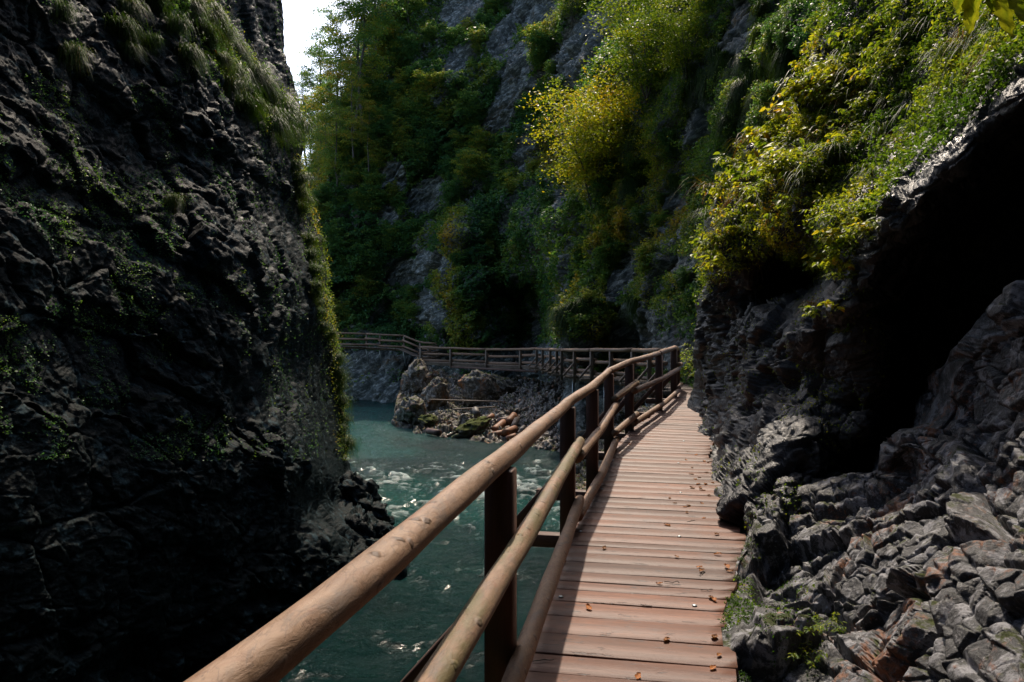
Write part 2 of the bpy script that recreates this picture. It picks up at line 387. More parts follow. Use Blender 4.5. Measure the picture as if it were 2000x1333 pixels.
# left cliff -------------------------------------------------------
D_left = Depth([(-250,-700,9),(-250,0,8.5),(0,-200,9.5),(0,0,9),(0,400,8.2),(0,700,7.8),(0,1000,7.5),(0,1333,7.4),(-250,700,6.8),(-250,1400,6.6),(0,1500,7.5),
 (200,-500,13),(200,0,11.5),(200,300,10.5),(200,600,9.7),(200,900,9.1),(200,1200,8.8),(200,1500,9),(330,-300,15),
 (380,-20,15),(430,60,16.5),(480,120,18),(530,190,20),(585,250,22),(460,-60,19),(500,50,21),(545,130,23.5),(560,180,24.5),(545,-200,24),(480,-400,24),(470,60,19),(520,125,22.5),
 (300,300,12.0),(400,300,13.4),(500,300,15.8),(560,300,19.5),(400,500,11.8),(500,500,13.8),(600,450,22.5),(500,700,12.8),(600,600,18.6),(350,700,10.6),
 (630,700,24),(500,900,12.2),(600,850,15.4),(650,850,23.5),(350,950,10.1),(670,930,25.5),(650,930,19),(662,980,20.5),(700,965,22),(735,1012,20),(757,1045,18.6),(640,1050,14.6),(690,1070,16.6),(775,1112,16),(730,1100,16.2),
 (500,1100,12.1),(600,1050,14.0),(600,1200,14.0),(700,1180,14.8),(650,1333,13.4),(500,1333,12.4),(350,1333,10.8),(350,1150,10.3),(600,1500,13.6)])
sil_left = [(-800,470),(-400,500),(-100,540),(0,546),(60,547),(100,550),(150,563),(190,576),(250,589),(300,584),(340,590),(400,602),(450,614),(500,624),(560,631),
 (620,640),(660,652),(700,658),(740,655),(800,667),(850,671),(900,677),(930,688),(960,712),(1000,742),(1040,760),(1080,764),(1112,782),(1150,762),(1200,725),(1260,690),(1333,640),(1500,590)]
nu, nv, nw = 430, 800, 40
u = np.linspace(0, 1, nu)[:, None]; v = np.linspace(0, 1, nv)[None]
v = v + 0*u; py = np.where(v < .22, -800 + v/.22*780, -20 + (v-.22)/.78*1420)
pr = interp(py, sil_left); px = -240 + (pr + 240) * u
d = D_left(px, py); P = W(px, py, d)
edge = P[-1]; k = np.linspace(0, 1, nw)[1:, None, None]
wrap = edge[None] + np.concatenate([-(k*1.2 + k*k*7), k*9, k*0 - .3*k], -1)
P = np.concatenate([P, wrap], 0)
k = np.linspace(1, 0, 60)[None, :-1, None]; P = np.concatenate([P[:, :1] + np.concatenate([-k*1.5, 0*k, k*24], -1), P], 1)
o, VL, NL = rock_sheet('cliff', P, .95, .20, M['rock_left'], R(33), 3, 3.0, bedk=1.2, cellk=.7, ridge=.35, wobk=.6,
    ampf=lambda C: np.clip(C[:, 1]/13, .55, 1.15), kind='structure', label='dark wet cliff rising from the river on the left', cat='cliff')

# far hillside -----------------------------------------------------
FARPTS = [(560,620,68),(560,800,62),(650,700,66),(700,785,61),(820,660,67),(830,700,66),(860,700,63),(860,660,61.5),(780,785,59),(560,900,58),(790,710,62),(800,850,57),(900,900,50),(1000,900,50),
 (960,700,59.5),(1060,690,55.5),(900,690,60.5),(900,740,60),(1000,740,59),(1060,760,56),
 (828,550,67),(868,550,60),(832,640,66),(868,640,59.5),(892,450,62),(856,430,69),(915,400,65),(950,500,61),(950,620,59.5),(1040,500,57),(1078,600,56),(1078,660,56),(1105,600,42),(1100,660,41),
 (1130,500,42),(1200,500,37),(1200,620,36),(1190,720,38),(1280,600,30),(1280,700,30),(1340,600,25.5),(1340,700,24),(1400,700,21),(1420,500,24),(1110,800,36),(1250,800,30),(1400,800,20),
 (1300,450,31),(1400,350,26),(1500,200,22),(1600,50,20),(1700,-150,19),(1800,-400,20),(1700,300,22),
 (1100,300,56),(1000,330,66),(1000,150,69),(1000,0,79),(1000,-250,98),(900,0,82),(900,200,70),(900,330,70),(800,300,70),(800,450,69),(700,450,69),(700,350,71),(800,100,75),(650,500,68),(700,100,80),
 (1200,200,43),(1200,0,51),(1100,0,67),(1350,150,31),(1350,0,33),(1500,0,26),(1200,350,39),(1100,-250,82),(1300,-250,50),(1500,-250,30),(750,0,80),(650,-200,88)]
D_far = Depth(FARPTS)
nu, nv = 560, 460
u = np.linspace(0, 1, nu)[:, None]; v = np.linspace(0, 1, nv)[None] + 0*u
py = -110 + v*1030
pl = interp(py, [(-110,790),(0,775),(100,735),(200,690),(300,640),(400,590),(500,545),(900,545)]); px = pl + (1580 + (-py+330).clip(0)*.5 - pl)*u
P = W(px, py, D_far(px, py))
k = np.linspace(1, 0, 30)[:-1, None, None]; wrap = P[0][None] + np.concatenate([-k*k*10, k*22, 0*k], -1)
P = np.concatenate([wrap, P], 0)
top = P[:, :1]; k = np.linspace(1, 0, 16)[None, :-1, None]; P = np.concatenate([top + np.concatenate([0*k, k*30, k*4], -1), P], 1)
o, VF, NF = rock_sheet('hillside', P, 3.2, 1.0, M['rock_far'], R(-32), 21, 2.6, ampf=lambda C: np.clip(C[:, 1]/45, .3, 1.1),
    kind='structure', label='steep overgrown rock slope closing the gorge behind the walkway', cat='hillside')

# right wall beside the near deck ----------------------------------
D_right = Depth([(1365,760,13.5),(1365,850,11.9),(1390,950,8.2),(1450,1040,6.3),(1480,1120,5.8),(1365,1100,8),(1400,600,10.8),(1400,700,11.2),(1450,800,9),(1450,900,7.6),(1500,700,8.4),(1550,850,6.7),(1550,950,6.1),
 (1600,700,7.1),(1560,645,7.2),(1650,680,6.4),(1650,800,6.6),(1650,900,6.7),(1600,1100,6),(1700,1200,6),
 (1715,535,5.5),(1800,425,4.9),(1890,335,4.5),(2020,205,4.0),(2120,90,3.8),(1660,480,6.0),(1755,375,5.15),(1845,285,4.75),(1965,150,4.3),(1610,570,6.5),(1640,620,6.2),(1780,590,7.2),(1875,475,7.6),(1960,395,7.6),(2065,290,7.2),(2180,180,7),(1690,720,6.4),(1700,850,6.3),(1740,760,6.5),(1800,700,7.4),(1850,620,8.2),(1950,500,8.4),(1800,800,7.8),(1760,880,7.4),(2100,500,8.4),(2100,900,7.5),
 (1600,480,7.2),(1700,350,6.6),(1800,250,6.0),(1900,120,5.4),(2000,50,4.8),(1500,500,8.6),(1420,500,9.8),(1500,350,9.2),(1600,200,9),(1700,100,8.6),(1800,0,7.6),(1650,0,10),(1750,-150,9.5),(2000,-150,6.4),(1750,-600,10),(2100,-600,7.5),
 (1520,565,10),(1590,540,9.6),(1400,420,10.5),(1450,320,11)])
sil_right = [(-700,1700),(-50,1640),(0,1632),(80,1600),(180,1560),(250,1520),(300,1455),(380,1405),(450,1385),(540,1392),(600,1372),(650,1368),(760,1362),(840,1352),(880,1350),(920,1372),(960,1392),(1010,1425),(1060,1445),(1200,1455),(1300,1440)]
nu, nv = 420, 620
u = np.linspace(0, 1, nu)[:, None]; v = np.linspace(0, 1, nv)[None] + 0*u
py = np.where(v < .16, -700 + v/.16*690, -10 + (v-.16)/.84*1290)
pl = interp(py, sil_right); px = pl + (2180 - pl)*u
P = W(px, py, D_right(px, py))
k = np.linspace(1, 0, 30)[:-1, None, None]; wrap = P[0][None] + np.concatenate([k*.4 + k*k*3.0, k*4.5, 0*k], -1)
P = np.concatenate([wrap, P], 0)
k = np.linspace(1, 0, 50)[None, :-1, None]; P = np.concatenate([P[:, :1] + np.concatenate([k*1.0, 0*k, k*18], -1), P], 1)
k = np.linspace(0, 1, 50)[1:, None, None]; P = np.concatenate([P, P[-1:] + np.concatenate([k*9, k*.5, 0*k], -1)], 0)  # unseen sideways run of cliff, added to shut light out of the hollow
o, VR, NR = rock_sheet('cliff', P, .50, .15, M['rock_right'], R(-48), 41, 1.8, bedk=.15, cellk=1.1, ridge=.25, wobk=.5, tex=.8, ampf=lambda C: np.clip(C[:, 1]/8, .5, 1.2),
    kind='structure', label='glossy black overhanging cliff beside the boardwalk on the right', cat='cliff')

# near outcrop, lower right ----------------------------------------
D_out = Depth([(1418,1333,3.5),(1418,1210,4.25),(1450,1090,5.3),(1480,1010,5.9),(1600,960,5.9),(1730,940,5.6),(1500,1200,4.35),(1600,1080,4.9),(1600,1300,3.75),(1600,1200,4.3),(1540,1290,3.75),(1660,1220,4.1),(1500,1330,3.6),(1700,1000,5.0),(1700,1150,4.2),(1760,870,5.1),(1850,835,4.9),(1800,1000,4.3),
 (1800,1250,3.2),(1900,700,4.6),(1950,850,3.9),(2000,600,4.1),(1950,1100,3.0),(2000,1300,2.5),(2200,700,3.2),(2200,1200,2.3),(2200,450,3.6),(1418,1480,3.0),(1700,1480,2.9),(2000,1480,2.1),(1870,780,4.9)])
topo = [(1400,1290),(1412,1210),(1430,1110),(1452,1060),(1470,1002),(1500,982),(1540,962),(1600,950),(1650,936),(1722,930),(1745,885),(1762,850),(1830,832),(1858,775),(1872,705),(1892,682),(1940,642),(2000,572),(2100,505),(2250,440)]
nu, nv = 460, 460
u = np.linspace(0, 1, nu)[:, None]; v = np.linspace(0, 1, nv)[None] + 0*u
px = 1412 + (2240 - 1412)*u + 0*v; tp = interp(px, topo); py = tp + (1490 - tp)*v
P = W(px, py, D_out(px, py))
k = np.linspace(1, 0, 40)[None, :-1, None]; wrap = P[:, :1] + np.concatenate([k*1.0, k*2.6, -k*k*1.2], -1)
P = np.concatenate([wrap, P], 1)
k = np.linspace(1, 0, 24)[:-1, None, None]; wrap = P[:1] + np.concatenate([0*k + .0, 0*k, -k*1.6], -1)
P = np.concatenate([wrap, P], 0)
o, VO, NO = rock_sheet('rock_outcrop', P, .70, .145, M['rock_near'], R(-50), 61, 1.25, bedk=0., ridge=.0, wobk=.3, tex=.5, cellk=1.25, ampf=lambda C: np.clip(C[:, 1]/4, .6, 1.2)*(.35+.65*smooth(1408, 1475, 1000+C[:, 0]*FPX/np.maximum(C[:, 1], .5))),
    label='pale grey limestone outcrop with orange lichen at the right edge of the boardwalk', cat='rock outcrop')

# river bank under the deck and hillside toe -------------------------
def plan_sheet(name, foot, top, nrow, ncol, sc, amp, m, seed, **kw):
    f = np.array(foot, float); t = np.array(top, float)
    s = np.linspace(0, 1, ncol); kk = np.linspace(0, 1, len(f))
    F_ = np.stack([np.interp(s, kk, f[:, i]) for i in range(3)], -1); T_ = np.stack([np.interp(s, kk, t[:, i]) for i in range(3)], -1)
    w = np.linspace(0, 1, nrow)[None, :, None]
    P = F_[:, None]*(1-w) + T_[:, None]*w
    return rock_sheet(name, P, sc, amp, m, .3, seed, 1.6, **kw)
WL = -5.1
_, VB, NB = plan_sheet('river_bank', [(2.6,-3,-6.2),(2.5,4,-6.2),(2.3,9,-6.2),(1.9,15,-6.2),(1.2,21,-6.2),(.75,26,-6.2),(1.2,31,-6.2),(2.2,36,-6.2),(2.9,40,-6.2)],
  [(2.9,-3,-1.9),(2.3,4,-2.0),(2.6,9,-2.0),(3.3,15,-1.75),(4.4,21,-1.7),(5.6,26,-1.8),(6.2,31,-1.9),(5.2,38,-2.0),(4.2,44,-2.2)], 200, 520, .9, .32, M['rock_shore'], 81,
  kind='structure', label='mossy rock bank under the boardwalk at the water edge', cat='river bank')

# unseen gorge walls behind the camera, added and raised to block sky light
pts = [(-6.5,5.5),(-7.5,0),(-7,-7),(-3,-13),(3,-14),(7,-9),(6,-3),(5.6,1.0),(7,3),(10,6),(14,9),(15,14)]
kk = np.linspace(0, 1, len(pts)); s = np.linspace(0, 1, 160); pp = np.array(pts)
X = np.interp(s, kk, pp[:, 0]); Yy = np.interp(s, kk, pp[:, 1]); zz = np.linspace(-6.5, 34, 150)
P = np.stack(np.broadcast_arrays((X[:, None]*(1+(zz[None]+6)*.002)), Yy[:, None], zz[None]), -1)
rock_sheet('cliff', P, 2.2, .5, M['rock_left'], .4, 91, 2.0, kind='structure', label='unseen dark gorge wall added behind the camera to block sky light', cat='cliff')

# ------------------------------------------------------------------ river
def build_river():
    x = np.linspace(-34, 12, 560); y0 = 6.0; y = y0 * np.exp(np.linspace(0, math.log(88/y0), 760))
    Xg, Yg = np.meshgrid(x, y, indexing='ij'); C = np.stack([Xg.ravel(), Yg.ravel(), 0*Xg.ravel()], -1)
    # flow runs towards the camera; stretched, choppy ripples with a rougher riffle between 20 and 30 m
    riff = np.exp(-((C[:, 1]-25)/7)**2) + .25
    w = np.stack([C[:, 0]*1.0 + .35*C[:, 1], C[:, 1]*.6, C[:, 2]], -1)
    n1 = fbm(w*np.array([.55, .8, 1]), 3, 5); a = fbm(w*np.array([1.6, 2.6, 1]) + n1[:, None]*2, 4, 15, .6); b2 = 1-2*np.abs(fbm(w*np.array([1.2, 2.2, 1])+3+n1[:, None]*2.5, 3, 25, .6))
    z = WL + .10*n1 + a*.10*(.55+riff*.6) + (b2-.6)*.06*(.5+riff)
    fine = fbm(w*np.array([3.2, 6.5, 1]) + n1[:, None]*3, 3, 35, .65)
    wv = (z - WL - .10*n1) + .03*fine; g = np.gradient(wv.reshape(560, 760), axis=1)/np.gradient(y)[None]
    k = .34/np.sqrt((g[:, :420]**2).mean()); fade = 1/(1 + (C[:, 1]/38)**2)**.5
    V = C.copy(); V[:, 2] = WL + .10*n1 + wv*min(k, 6.)*(.75 + .5*np.clip(a+.2, 0, 1))*fade
    print('wave gain', k)
    foam_glint = riff*.70 + a*.6 + (b2-.75)*.7
    m, n, l, b = new_mat('river_water')
    geo = n.new('ShaderNodeNewGeometry'); pos = geo.outputs['Position']
    deep = noise(n, l, pos, .16, 3, .5); c = mixc(n, l, ramp(n, l, deep, .38, .62), (.0012, .022, .020), (.0045, .058, .048))
    sh = noise(n, l, pos, .30, 5, .6, .5, (1, .8, 1)); c = mixc(n, l, ramp(n, l, sh, .58, .70, 0, .5), c, (.018, .020, .010))
    sp_ = n.new('ShaderNodeSeparateXYZ'); l.new(pos, sp_.inputs[0]); c = mixc(n, l, ramp(n, l, sp_.outputs[1], 24, 12, 0, .8), c, (.0008, .012, .0125))   # near water darkened: dark cliff reflection painted into the colour, plus depth
    at = n.new('ShaderNodeAttribute'); at.attribute_name = 'foam_glint'
    fn = noise(n, l, pos, 9.0, 8, .85, .5, (.8, 2.8, 1)); ff = math_(n, l, 'ADD', at.outputs['Fac'], math_(n, l, 'MULTIPLY', fn, 1.1))
    fm = ramp(n, l, ff, 1.36, 1.85, 0, .6); c = mixc(n, l, fm, c, (.62, .72, .70))  # pale streaks: sun glints painted into the colour together with riffle foam
    l.new(c, b.inputs['Base Color']); b.inputs['IOR'].default_value = 1.33; b.inputs['Specular IOR Level'].default_value = .32; l.new(ramp(n, l, fm, 0, .5, .13, .5), b.inputs['Roughness'])
    bp = n.new('ShaderNodeBump'); bp.inputs['Strength'].default_value = 1.0; bp.inputs['Distance'].default_value = .12
    hh = math_(n, l, 'ADD', noise(n, l, pos, 3.2, 5, .6, .8, (1, 1.9, 1)), math_(n, l, 'MULTIPLY', noise(n, l, pos, 16, 5, .7, .6, (1, 2.2, 1)), .55))
    l.new(hh, bp.inputs['Height']); l.new(bp.outputs[0], b.inputs['Normal'])
    M['water'] = m
    mk('river', V, grid_faces(560, 760), m, attrs={'foam_glint': foam_glint}, smooth=True, kind='structure', label='turquoise river running through the gorge', cat='river')
build_river()
mk('riverbed', [(-90,-60,-6.6),(90,-60,-6.6),(90,140,-6.6),(-90,140,-6.6)], [[0,1,2,3]], M['rock_shore'], kind='structure', label='stony riverbed below the water', cat='riverbed')

# ------------------------------------------------------------------ rubble shore
def shore_h(x, y):
    """height of the rubble bar"""
    pass
D_sh = Depth([(772,835,42.5),(800,850,40),(860,858,38.5),(950,866,36.5),(1010,866,36),(1060,880,34.5),(1100,880,34),(790,790,45),(830,800,44.5),(900,800,44),(1000,800,43),(1060,800,41),(1100,800,39),
 (800,735,49),(860,745,50),(950,760,49.5),(1050,750,48),(1120,760,44),(1120,840,37),(900,830,41.5),(1000,830,40),(850,710,53),(1000,735,53),(1130,730,46)])
nu, nv = 330, 200
u = np.linspace(0, 1, nu)[:, None]; v = np.linspace(0, 1, nv)[None] + 0*u
tl = lambda x: interp(x, [(768,800),(790,730),(810,716),(850,722),(900,735),(1000,742),(1140,742)])
px = 768 + 380*u + 0*v; t0 = tl(px); bl = interp(px, [(768,832),(800,852),(860,862),(950,872),(1060,888),(1148,905)]); py = t0 + (bl - t0)*v
P = W(px, py, D_sh(px, py))
k = np.linspace(0, 1, 14)[None, 1:, None]; P = np.concatenate([P, P[:, -1:] + np.concatenate([0*k, -k*1.2, -k*1.5], -1)], 1)
k = np.linspace(1, 0, 14)[:-1, None, None]; P = np.concatenate([P[:1] + np.concatenate([-k*.4, k*6, -k*1.5], -1), P], 0)
_, VS, NS = rock_sheet('shore', P, .75, .30, M['rock_shore'], .2, 101, 1.3, kind='structure', label='rubble and rock shore below the far walkway', cat='shore')

def rock_blob(name, loc, size, rot, m, seed, amp=.22, nlat=46, **k):
    th = np.linspace(0.001, math.pi-.001, nlat); ph = np.linspace(0, 2*math.pi, nlat*2, endpoint=False)
    T, Pp = np.meshgrid(th, ph, indexing='ij'); S = np.stack([np.sin(T)*np.cos(Pp), np.sin(T)*np.sin(Pp), np.cos(T)], -1).reshape(-1, 3)
    f, e = cells(S*1.6 + seed*7.3, seed); f2, e2 = cells(S*4 + seed*3.3, seed+3)
    S2 = S * (1 + amp*f*1.5 + amp*.4*f2 + .06*fbm(S*6, 3, seed))[:, None]
    V = S2 * np.array(size)
    n = nlat*2; i, j = np.meshgrid(np.arange(nlat-1), np.arange(n), indexing='ij'); j2 = (j+1) % n
    F = np.stack([i*n+j, (i+1)*n+j, (i+1)*n+j2, i*n+j2], -1).reshape(-1, 4)
    o = mk(name, V, F, m, **k); o.location = loc; o.rotation_euler = rot
    return o
def at(px, py, d): return tuple(W(px, py, d).reshape(3))
rock_blob('boulder', at(938,765,45.5), (1.15, .9, 1.35), (0, R(-38), .3), M['rock_shore'], 5, label='big pale slanting boulder under the far walkway', cat='boulder')
rock_blob('boulder', at(922,838,38.3), (1.0, .7, .42), (0, R(-24), .2), M['moss_rock'], 6, label='moss covered green boulder at the water edge beside the cut logs', cat='boulder')
rock_blob('boulder', at(850,775,45.5), (.8, .8, 1.1), (0, R(15), 0), M['rock_shore'], 7, label='tall rugged boulder left of the slanting pale one', cat='boulder')
rock_blob('boulder', at(812,745,47.5), (.9, .9, 1.25), (0, R(12), 1), M['rock_shore'], 8, label='pale crumbly boulder under the left end of the far walkway', cat='boulder')
rock_blob('boulder', at(806,806,42.5), (1.0, .8, .8), (0, R(20), 2), M['rock_shore'], 9, label='grey boulder with orange stain on the left tip of the shore', cat='boulder')
rock_blob('boulder', at(985,752,48.5), (1.1, .8, .5), (0, R(20), 0), M['rock_shore'], 10, label='low dark boulder to the right of the slanting pale boulder', cat='boulder')
rock_blob('boulder', at(838,822,41), (.55,.5,.32), (0, R(-5), 2), M['moss_rock'], 14, label='small mossy boulder in the middle of the shore', cat='boulder')

for i, (px, py, d, sx, sy, sz_, r_, lab) in enumerate([(706,962,21.2,.9,.8,.75,.3,'pale broken boulder at the foot of the left cliff where the water bends'),(735,1008,19.2,.75,.7,.7,1.2,'jagged light boulder leaning on the left cliff foot above the handrail'),(705,1050,18,.9,.8,.9,2.2,'cracked grey boulder under the left cliff nearest the handrail'),
      (756,1046,18,.55,.6,.5,.8,'small pointed boulder standing in the water off the left cliff'),(742,1092,16.6,.7,.7,.55,2.9,'dark wet boulder in the water just behind the handrail'),(688,1110,16.2,.8,.8,.8,1.7,'dark rounded boulder at the left cliff waterline lowest in view')]):
    rock_blob('boulder', at(px-10, py+8, d), (sx*.75, sy*.75, sz_*.75), (.2*r_, R(25), r_), M['rock_left'], 20+i, .30, label=lab, cat='boulder')
# loose stones of the rubble: one mass
def rubble():
    Vs = []; Fs = []; n = 0
    ico = np.array([(1,0,0),(-1,0,0),(0,1,0),(0,-1,0),(0,0,1),(0,0,-1)], float); fc = np.array([(0,2,4),(2,1,4),(1,3,4),(3,0,4),(2,0,5),(1,2,5),(3,1,5),(0,3,5)])
    N = 5200
    iu = rng.integers(40, VS.shape[0]-2, N); iv = rng.integers(4, VS.shape[1]-10, N)
    C = VS[iu, iv]; sel = (C[:, 0] > -6.5)
    bias = smooth(-5, .5, C[:, 0]); keep = sel & (rng.random(N) < .12 + bias*.9); C = C[keep]; N = len(C)
    sz = .05 + .15*rng.random(N)**2.5; 
    q = rng.normal(size=(N, 3, 3)); q, _ = np.linalg.qr(q)
    B = ico[None]*(1 + .35*rng.normal(size=(N, 6, 1)).clip(-1, 1))*np.stack([sz*1.4, sz, sz*.6], -1)[:, None]
    V = np.einsum('nij,nkj->nki', q, B) + C[:, None]
    F = (fc[None] + (np.arange(N)*6)[:, None, None]).reshape(-1, 3)
    mk('rubble', V.reshape(-1, 3), F, M['pebble'], kind='stuff', label='loose grey stones scattered over the shore below the walkway', cat='rubble')
rubble()

def log(name, p, q, r, m, seed, tint=0., **k):
    p = np.array(p); q = np.array(q); L = np.linalg.norm(q-p); n = max(3, int(L/.25))
    s = np.linspace(0, 1, n)[:, None]; path = p*(1-s) + q*s
    b = MB(); V, F, A = tube(path, r, 12, seed, .04); b.add(V, F, A, tint); return b.build(name, m, smooth=False, **k)
lg = 'cut logs lying on the shore'
for i, (a, b_, r, m, lab) in enumerate([
    (at(836,842,38.8), at(858,846,38), .17, 'beam', 'short dark log at the water edge left of the mossy boulder'),
    (at(862,856,38), at(898,842,38.6), .07, 'grey_wood', 'thin pale branch lying at the water edge'),
    (at(958,852,37.3), at(988,846,37.6), .20, 'orange_log', 'orange log lowest of the pile by the water'),
    (at(986,846,37.2), at(1006,838,38.4), .20, 'orange_log', 'orange log at the right front of the pile'),
    (at(964,842,38.2), at(984,826,39.4), .21, 'orange_log', 'orange log in the middle of the pile with a round cut end'),
    (at(975,824,39.5), at(999,820,40), .22, 'beam', 'dark weathered log on top of the pile'),
    (at(1002,836,38.6), at(1010,820,39.4), .17, 'grey_wood', 'grey upright log end right of the pile'),
    (at(992,826,39.3), at(1004,812,40.5), .2, 'orange_log', 'brown log half hidden behind the orange pile'),
    (at(932,812,41), at(928,800,41.5), .2, 'bark', 'short stump standing above the mossy boulder'),
    (at(950,820,40), at(962,812,40.6), .14, 'orange_log', 'small pale cut log beside the mossy boulder'),
    (at(1020,850,36.5), at(1052,828,38.5), .15, 'bark', 'dark log sloping down to the water beside the handrail'),
    (at(990,858,36.8), at(1008,852,36.9), .17, 'orange_log', 'orange log touching the water right of the pile')]):
    log('log', a, b_, r, M[m], i*1.7, label=lab, cat='log', group=lg)
log('pole', at(838,781,43.6), at(978,785,43.6), .045, M['grey_wood'], 3, label='long straight pale pole lying across the shore', cat='pole')
log('pole', at(885,800,42), at(968,795,42.4), .04, M['grey_wood'], 5, label='shorter pale pole lying below the long straight one', cat='pole')

# ------------------------------------------------------------------ boardwalk
RH = 1.10   # handrail centre above deck
POSTS = [(-1.10,-2.9,-.535),(-.635,.05,-.535),(-.05,3.2,-.535),(.49,6.3,-.545),(.885,7.9,-.50),(1.38,10.2,-.43),(1.90,11.6,-.34),(2.85,13.9,-.24),(3.62,16.0,-.14),
         (4.25,18.4,-.20),(4.62,20.6,-.28)]
FAR1 = [(4.62,20.6,-.28),(4.72,22.4,-.30),(4.66,24,-.32),(4.38,25.6,-.33),(3.82,27.2,-.34),(3.29,29,-.365),(2.86,32,-.41),(2.46,34.5,-.43),(2.38,37,-.45),(2.17,39.5,-.47),(1.86,42,-.48),(1.59,44.5,-.48),(.62,48,-.56),(-1.78,51,-.60),(-4.5,53,-.53),(-6.9,54.5,-.47)]
def polyl(P, s=None):
    P = np.array(P, float); d = np.concatenate([[0], np.cumsum(np.linalg.norm(np.diff(P[:, :2], axis=0), axis=1))]); return P, d
def along(P, d, s): return np.stack([np.interp(s, d, P[:, i]) for i in range(3)], -1)
def side_dirs(P):
    t = np.gradient(P[:, :2], axis=0); t = unit(t); return np.stack([t[:, 1], -t[:, 0], 0*t[:, 0]], -1), np.concatenate([t, 0*t[:, :1]], 1)

def deck(name, P, width, out, seed, parent, m='plank', wmin=.19, wmax=.27):
    """cross planks between the post line and the rock; width(s) metres; one mesh"""
    P, d = polyl(P); r = np.random.default_rng(seed)
    sd_, td = side_dirs(P); b = MB(); s = 0.0; k = 0
    while s < d[-1] - .3:
        w = r.uniform(wmin, wmax)
        if r.random() < .1: w *= .65
        gap = .006 + r.random()*.006; s2 = min(s + w, d[-1]); c = []
        for ss in (s + gap/2, s2 - gap/2):
            q = along(P, d, ss); nrm = unit(np.array([np.interp(ss, d, sd_[:, 0]), np.interp(ss, d, sd_[:, 1]), 0])); q = q - np.array([0, 0, RH])
            c.append((q - nrm*out, q + nrm*width(ss)))
        jl, jr = r.normal()*.012, r.normal()*.02; dz = r.normal()*.0012
        (a0, a1), (b0, b1) = c; sk = r.normal()*.006; dirn = unit(a1 - a0)
        a0 = a0 + dirn*jl; b0 = b0 + dirn*jl; a1 = a1 + dirn*jr; b1 = b1 + dirn*(jr + r.normal()*.005)
        V = []; A = []; nx = 14; L = np.linalg.norm(a1-a0); tt = r.random(); off = k*3.7; th = .045
        cup = r.normal()*.0008
        for i in range(nx):
            f = i/(nx-1); pa = a0*(1-f)+a1*f; pb = b0*(1-f)+b1*f; e = unit(pb-pa)*.004
            wv = dz + .0015*math.sin(f*5+off)
            for p, zz, ax in ((pa, -th, 0), (pa, -.004, 0), (pa+e, 0, .004), ((pa+pb)/2, cup, w/2), (pb-e, 0, w-.004), (pb, -.004, w), (pb, -th, w)):
                V.append(p + np.array([0, 0, zz + wv])); A.append((f*L + off, ax + k*.9, zz + k*1.3))
        F = []
        for i in range(nx-1):
            for j in range(6): F.append([i*7+j, i*7+7+j, i*7+8+j, i*7+1+j])
        for i0, fl in ((0, 1), ((nx-1)*7, 0)):
            e_ = [[i0, i0+1, i0+5, i0+6], [i0+1, i0+2, i0+4, i0+5], [i0+2, i0+3, i0+4, i0+4]]
            for q in e_[:2]: F.append(q if fl else q[::-1])
        b.add(V, F, A, tt); s = s2; k += 1
    return b.build(name, M[m], parent)

def width_near(s):
    # distance from the post line to the rock side, s measured from the first post
    return float(np.interp(s, [0, 3, 5.5, 6.6, 7.4, 8.25, 9.0, 9.8, 11, 13.5, 15.5, 18, 21, 30], [1.05, 1.02, 1.0, 1.03, 1.09, 1.29, 1.44, 1.5, 1.47, 1.38, 1.4, 1.4, 1.4, 1.4]))
bw = empty('boardwalk', (1.2, 6, -1.66), label='reddish plank boardwalk running from the foreground along the cliff', cat='boardwalk')
bw_inv = np.array([1.2, 6, -1.66])
def place_child_world(o, parent):                          # keep world coordinates under an offset empty
    o.matrix_parent_inverse = parent.matrix_basis.inverted()
    return o
def child(o, parent): o.parent = parent; from mathutils import Matrix; o.matrix_parent_inverse = Matrix.Translation(-parent.location); return o

def P_deck(P, z=0.): P = np.array(P, float).copy(); P[:, 2] += z; return P
child(deck('deck', POSTS, width_near, -.02, 4, None), bw)
# long bearers under the planks
def bearer(P, off, parent, w=.12, h=.18, m='beam', name='bearer'):
    P = np.array(P, float); sd_, _ = side_dirs(P); Q = P + sd_*off - np.array([0, 0, RH + .05 + h/2]); b = MB()
    for i in range(len(Q)-1):
        V, F, A = box_between(Q[i], Q[i+1], w, h); b.add(V, F, A, .5)
    return child(b.build(name, M[m], None), parent)
bearer(POSTS, .12, bw); bearer(POSTS, .95, bw)
# outrigger beams under each post, reaching out over the water
sd_near, td_near = side_dirs(np.array(POSTS))
def outrigger(p, nrm, parent, out=.62, inn=1.0, m='beam', name='outrigger'):
    q = np.array(p) - np.array([0, 0, RH + .05 + .055]); b = MB()
    V, F, A = box_between(q - nrm*out, q + nrm*inn, .12, .11); b.add(V, F, A, .3)
    return child(b.build(name, M[m], None), parent)
for i, p in enumerate(POSTS[:-2]):
    t = td_near[i]; outrigger(np.array(p) + t*.0 - np.array([0, 0, .004]), sd_near[i], bw)
# round bolt heads
Pn, dn = polyl(POSTS)
for s in np.arange(6.0, 20, 1.62):
    for f in (.12, .95):
        q = along(Pn, dn, s); nn = unit(np.array([np.interp(s, dn, sd_near[:, 0]), np.interp(s, dn, sd_near[:, 1]), 0])); q = q + nn*f - np.array([0, 0, RH - .003])
        V, F, A = tube([q, q+[0, 0, .004], q+[0, 0, .007]], [.017, .015, .006], 8); bb = MB(); bb.add(V, F, A)
        child(bb.build('bolt', M['steel'], None), bw)

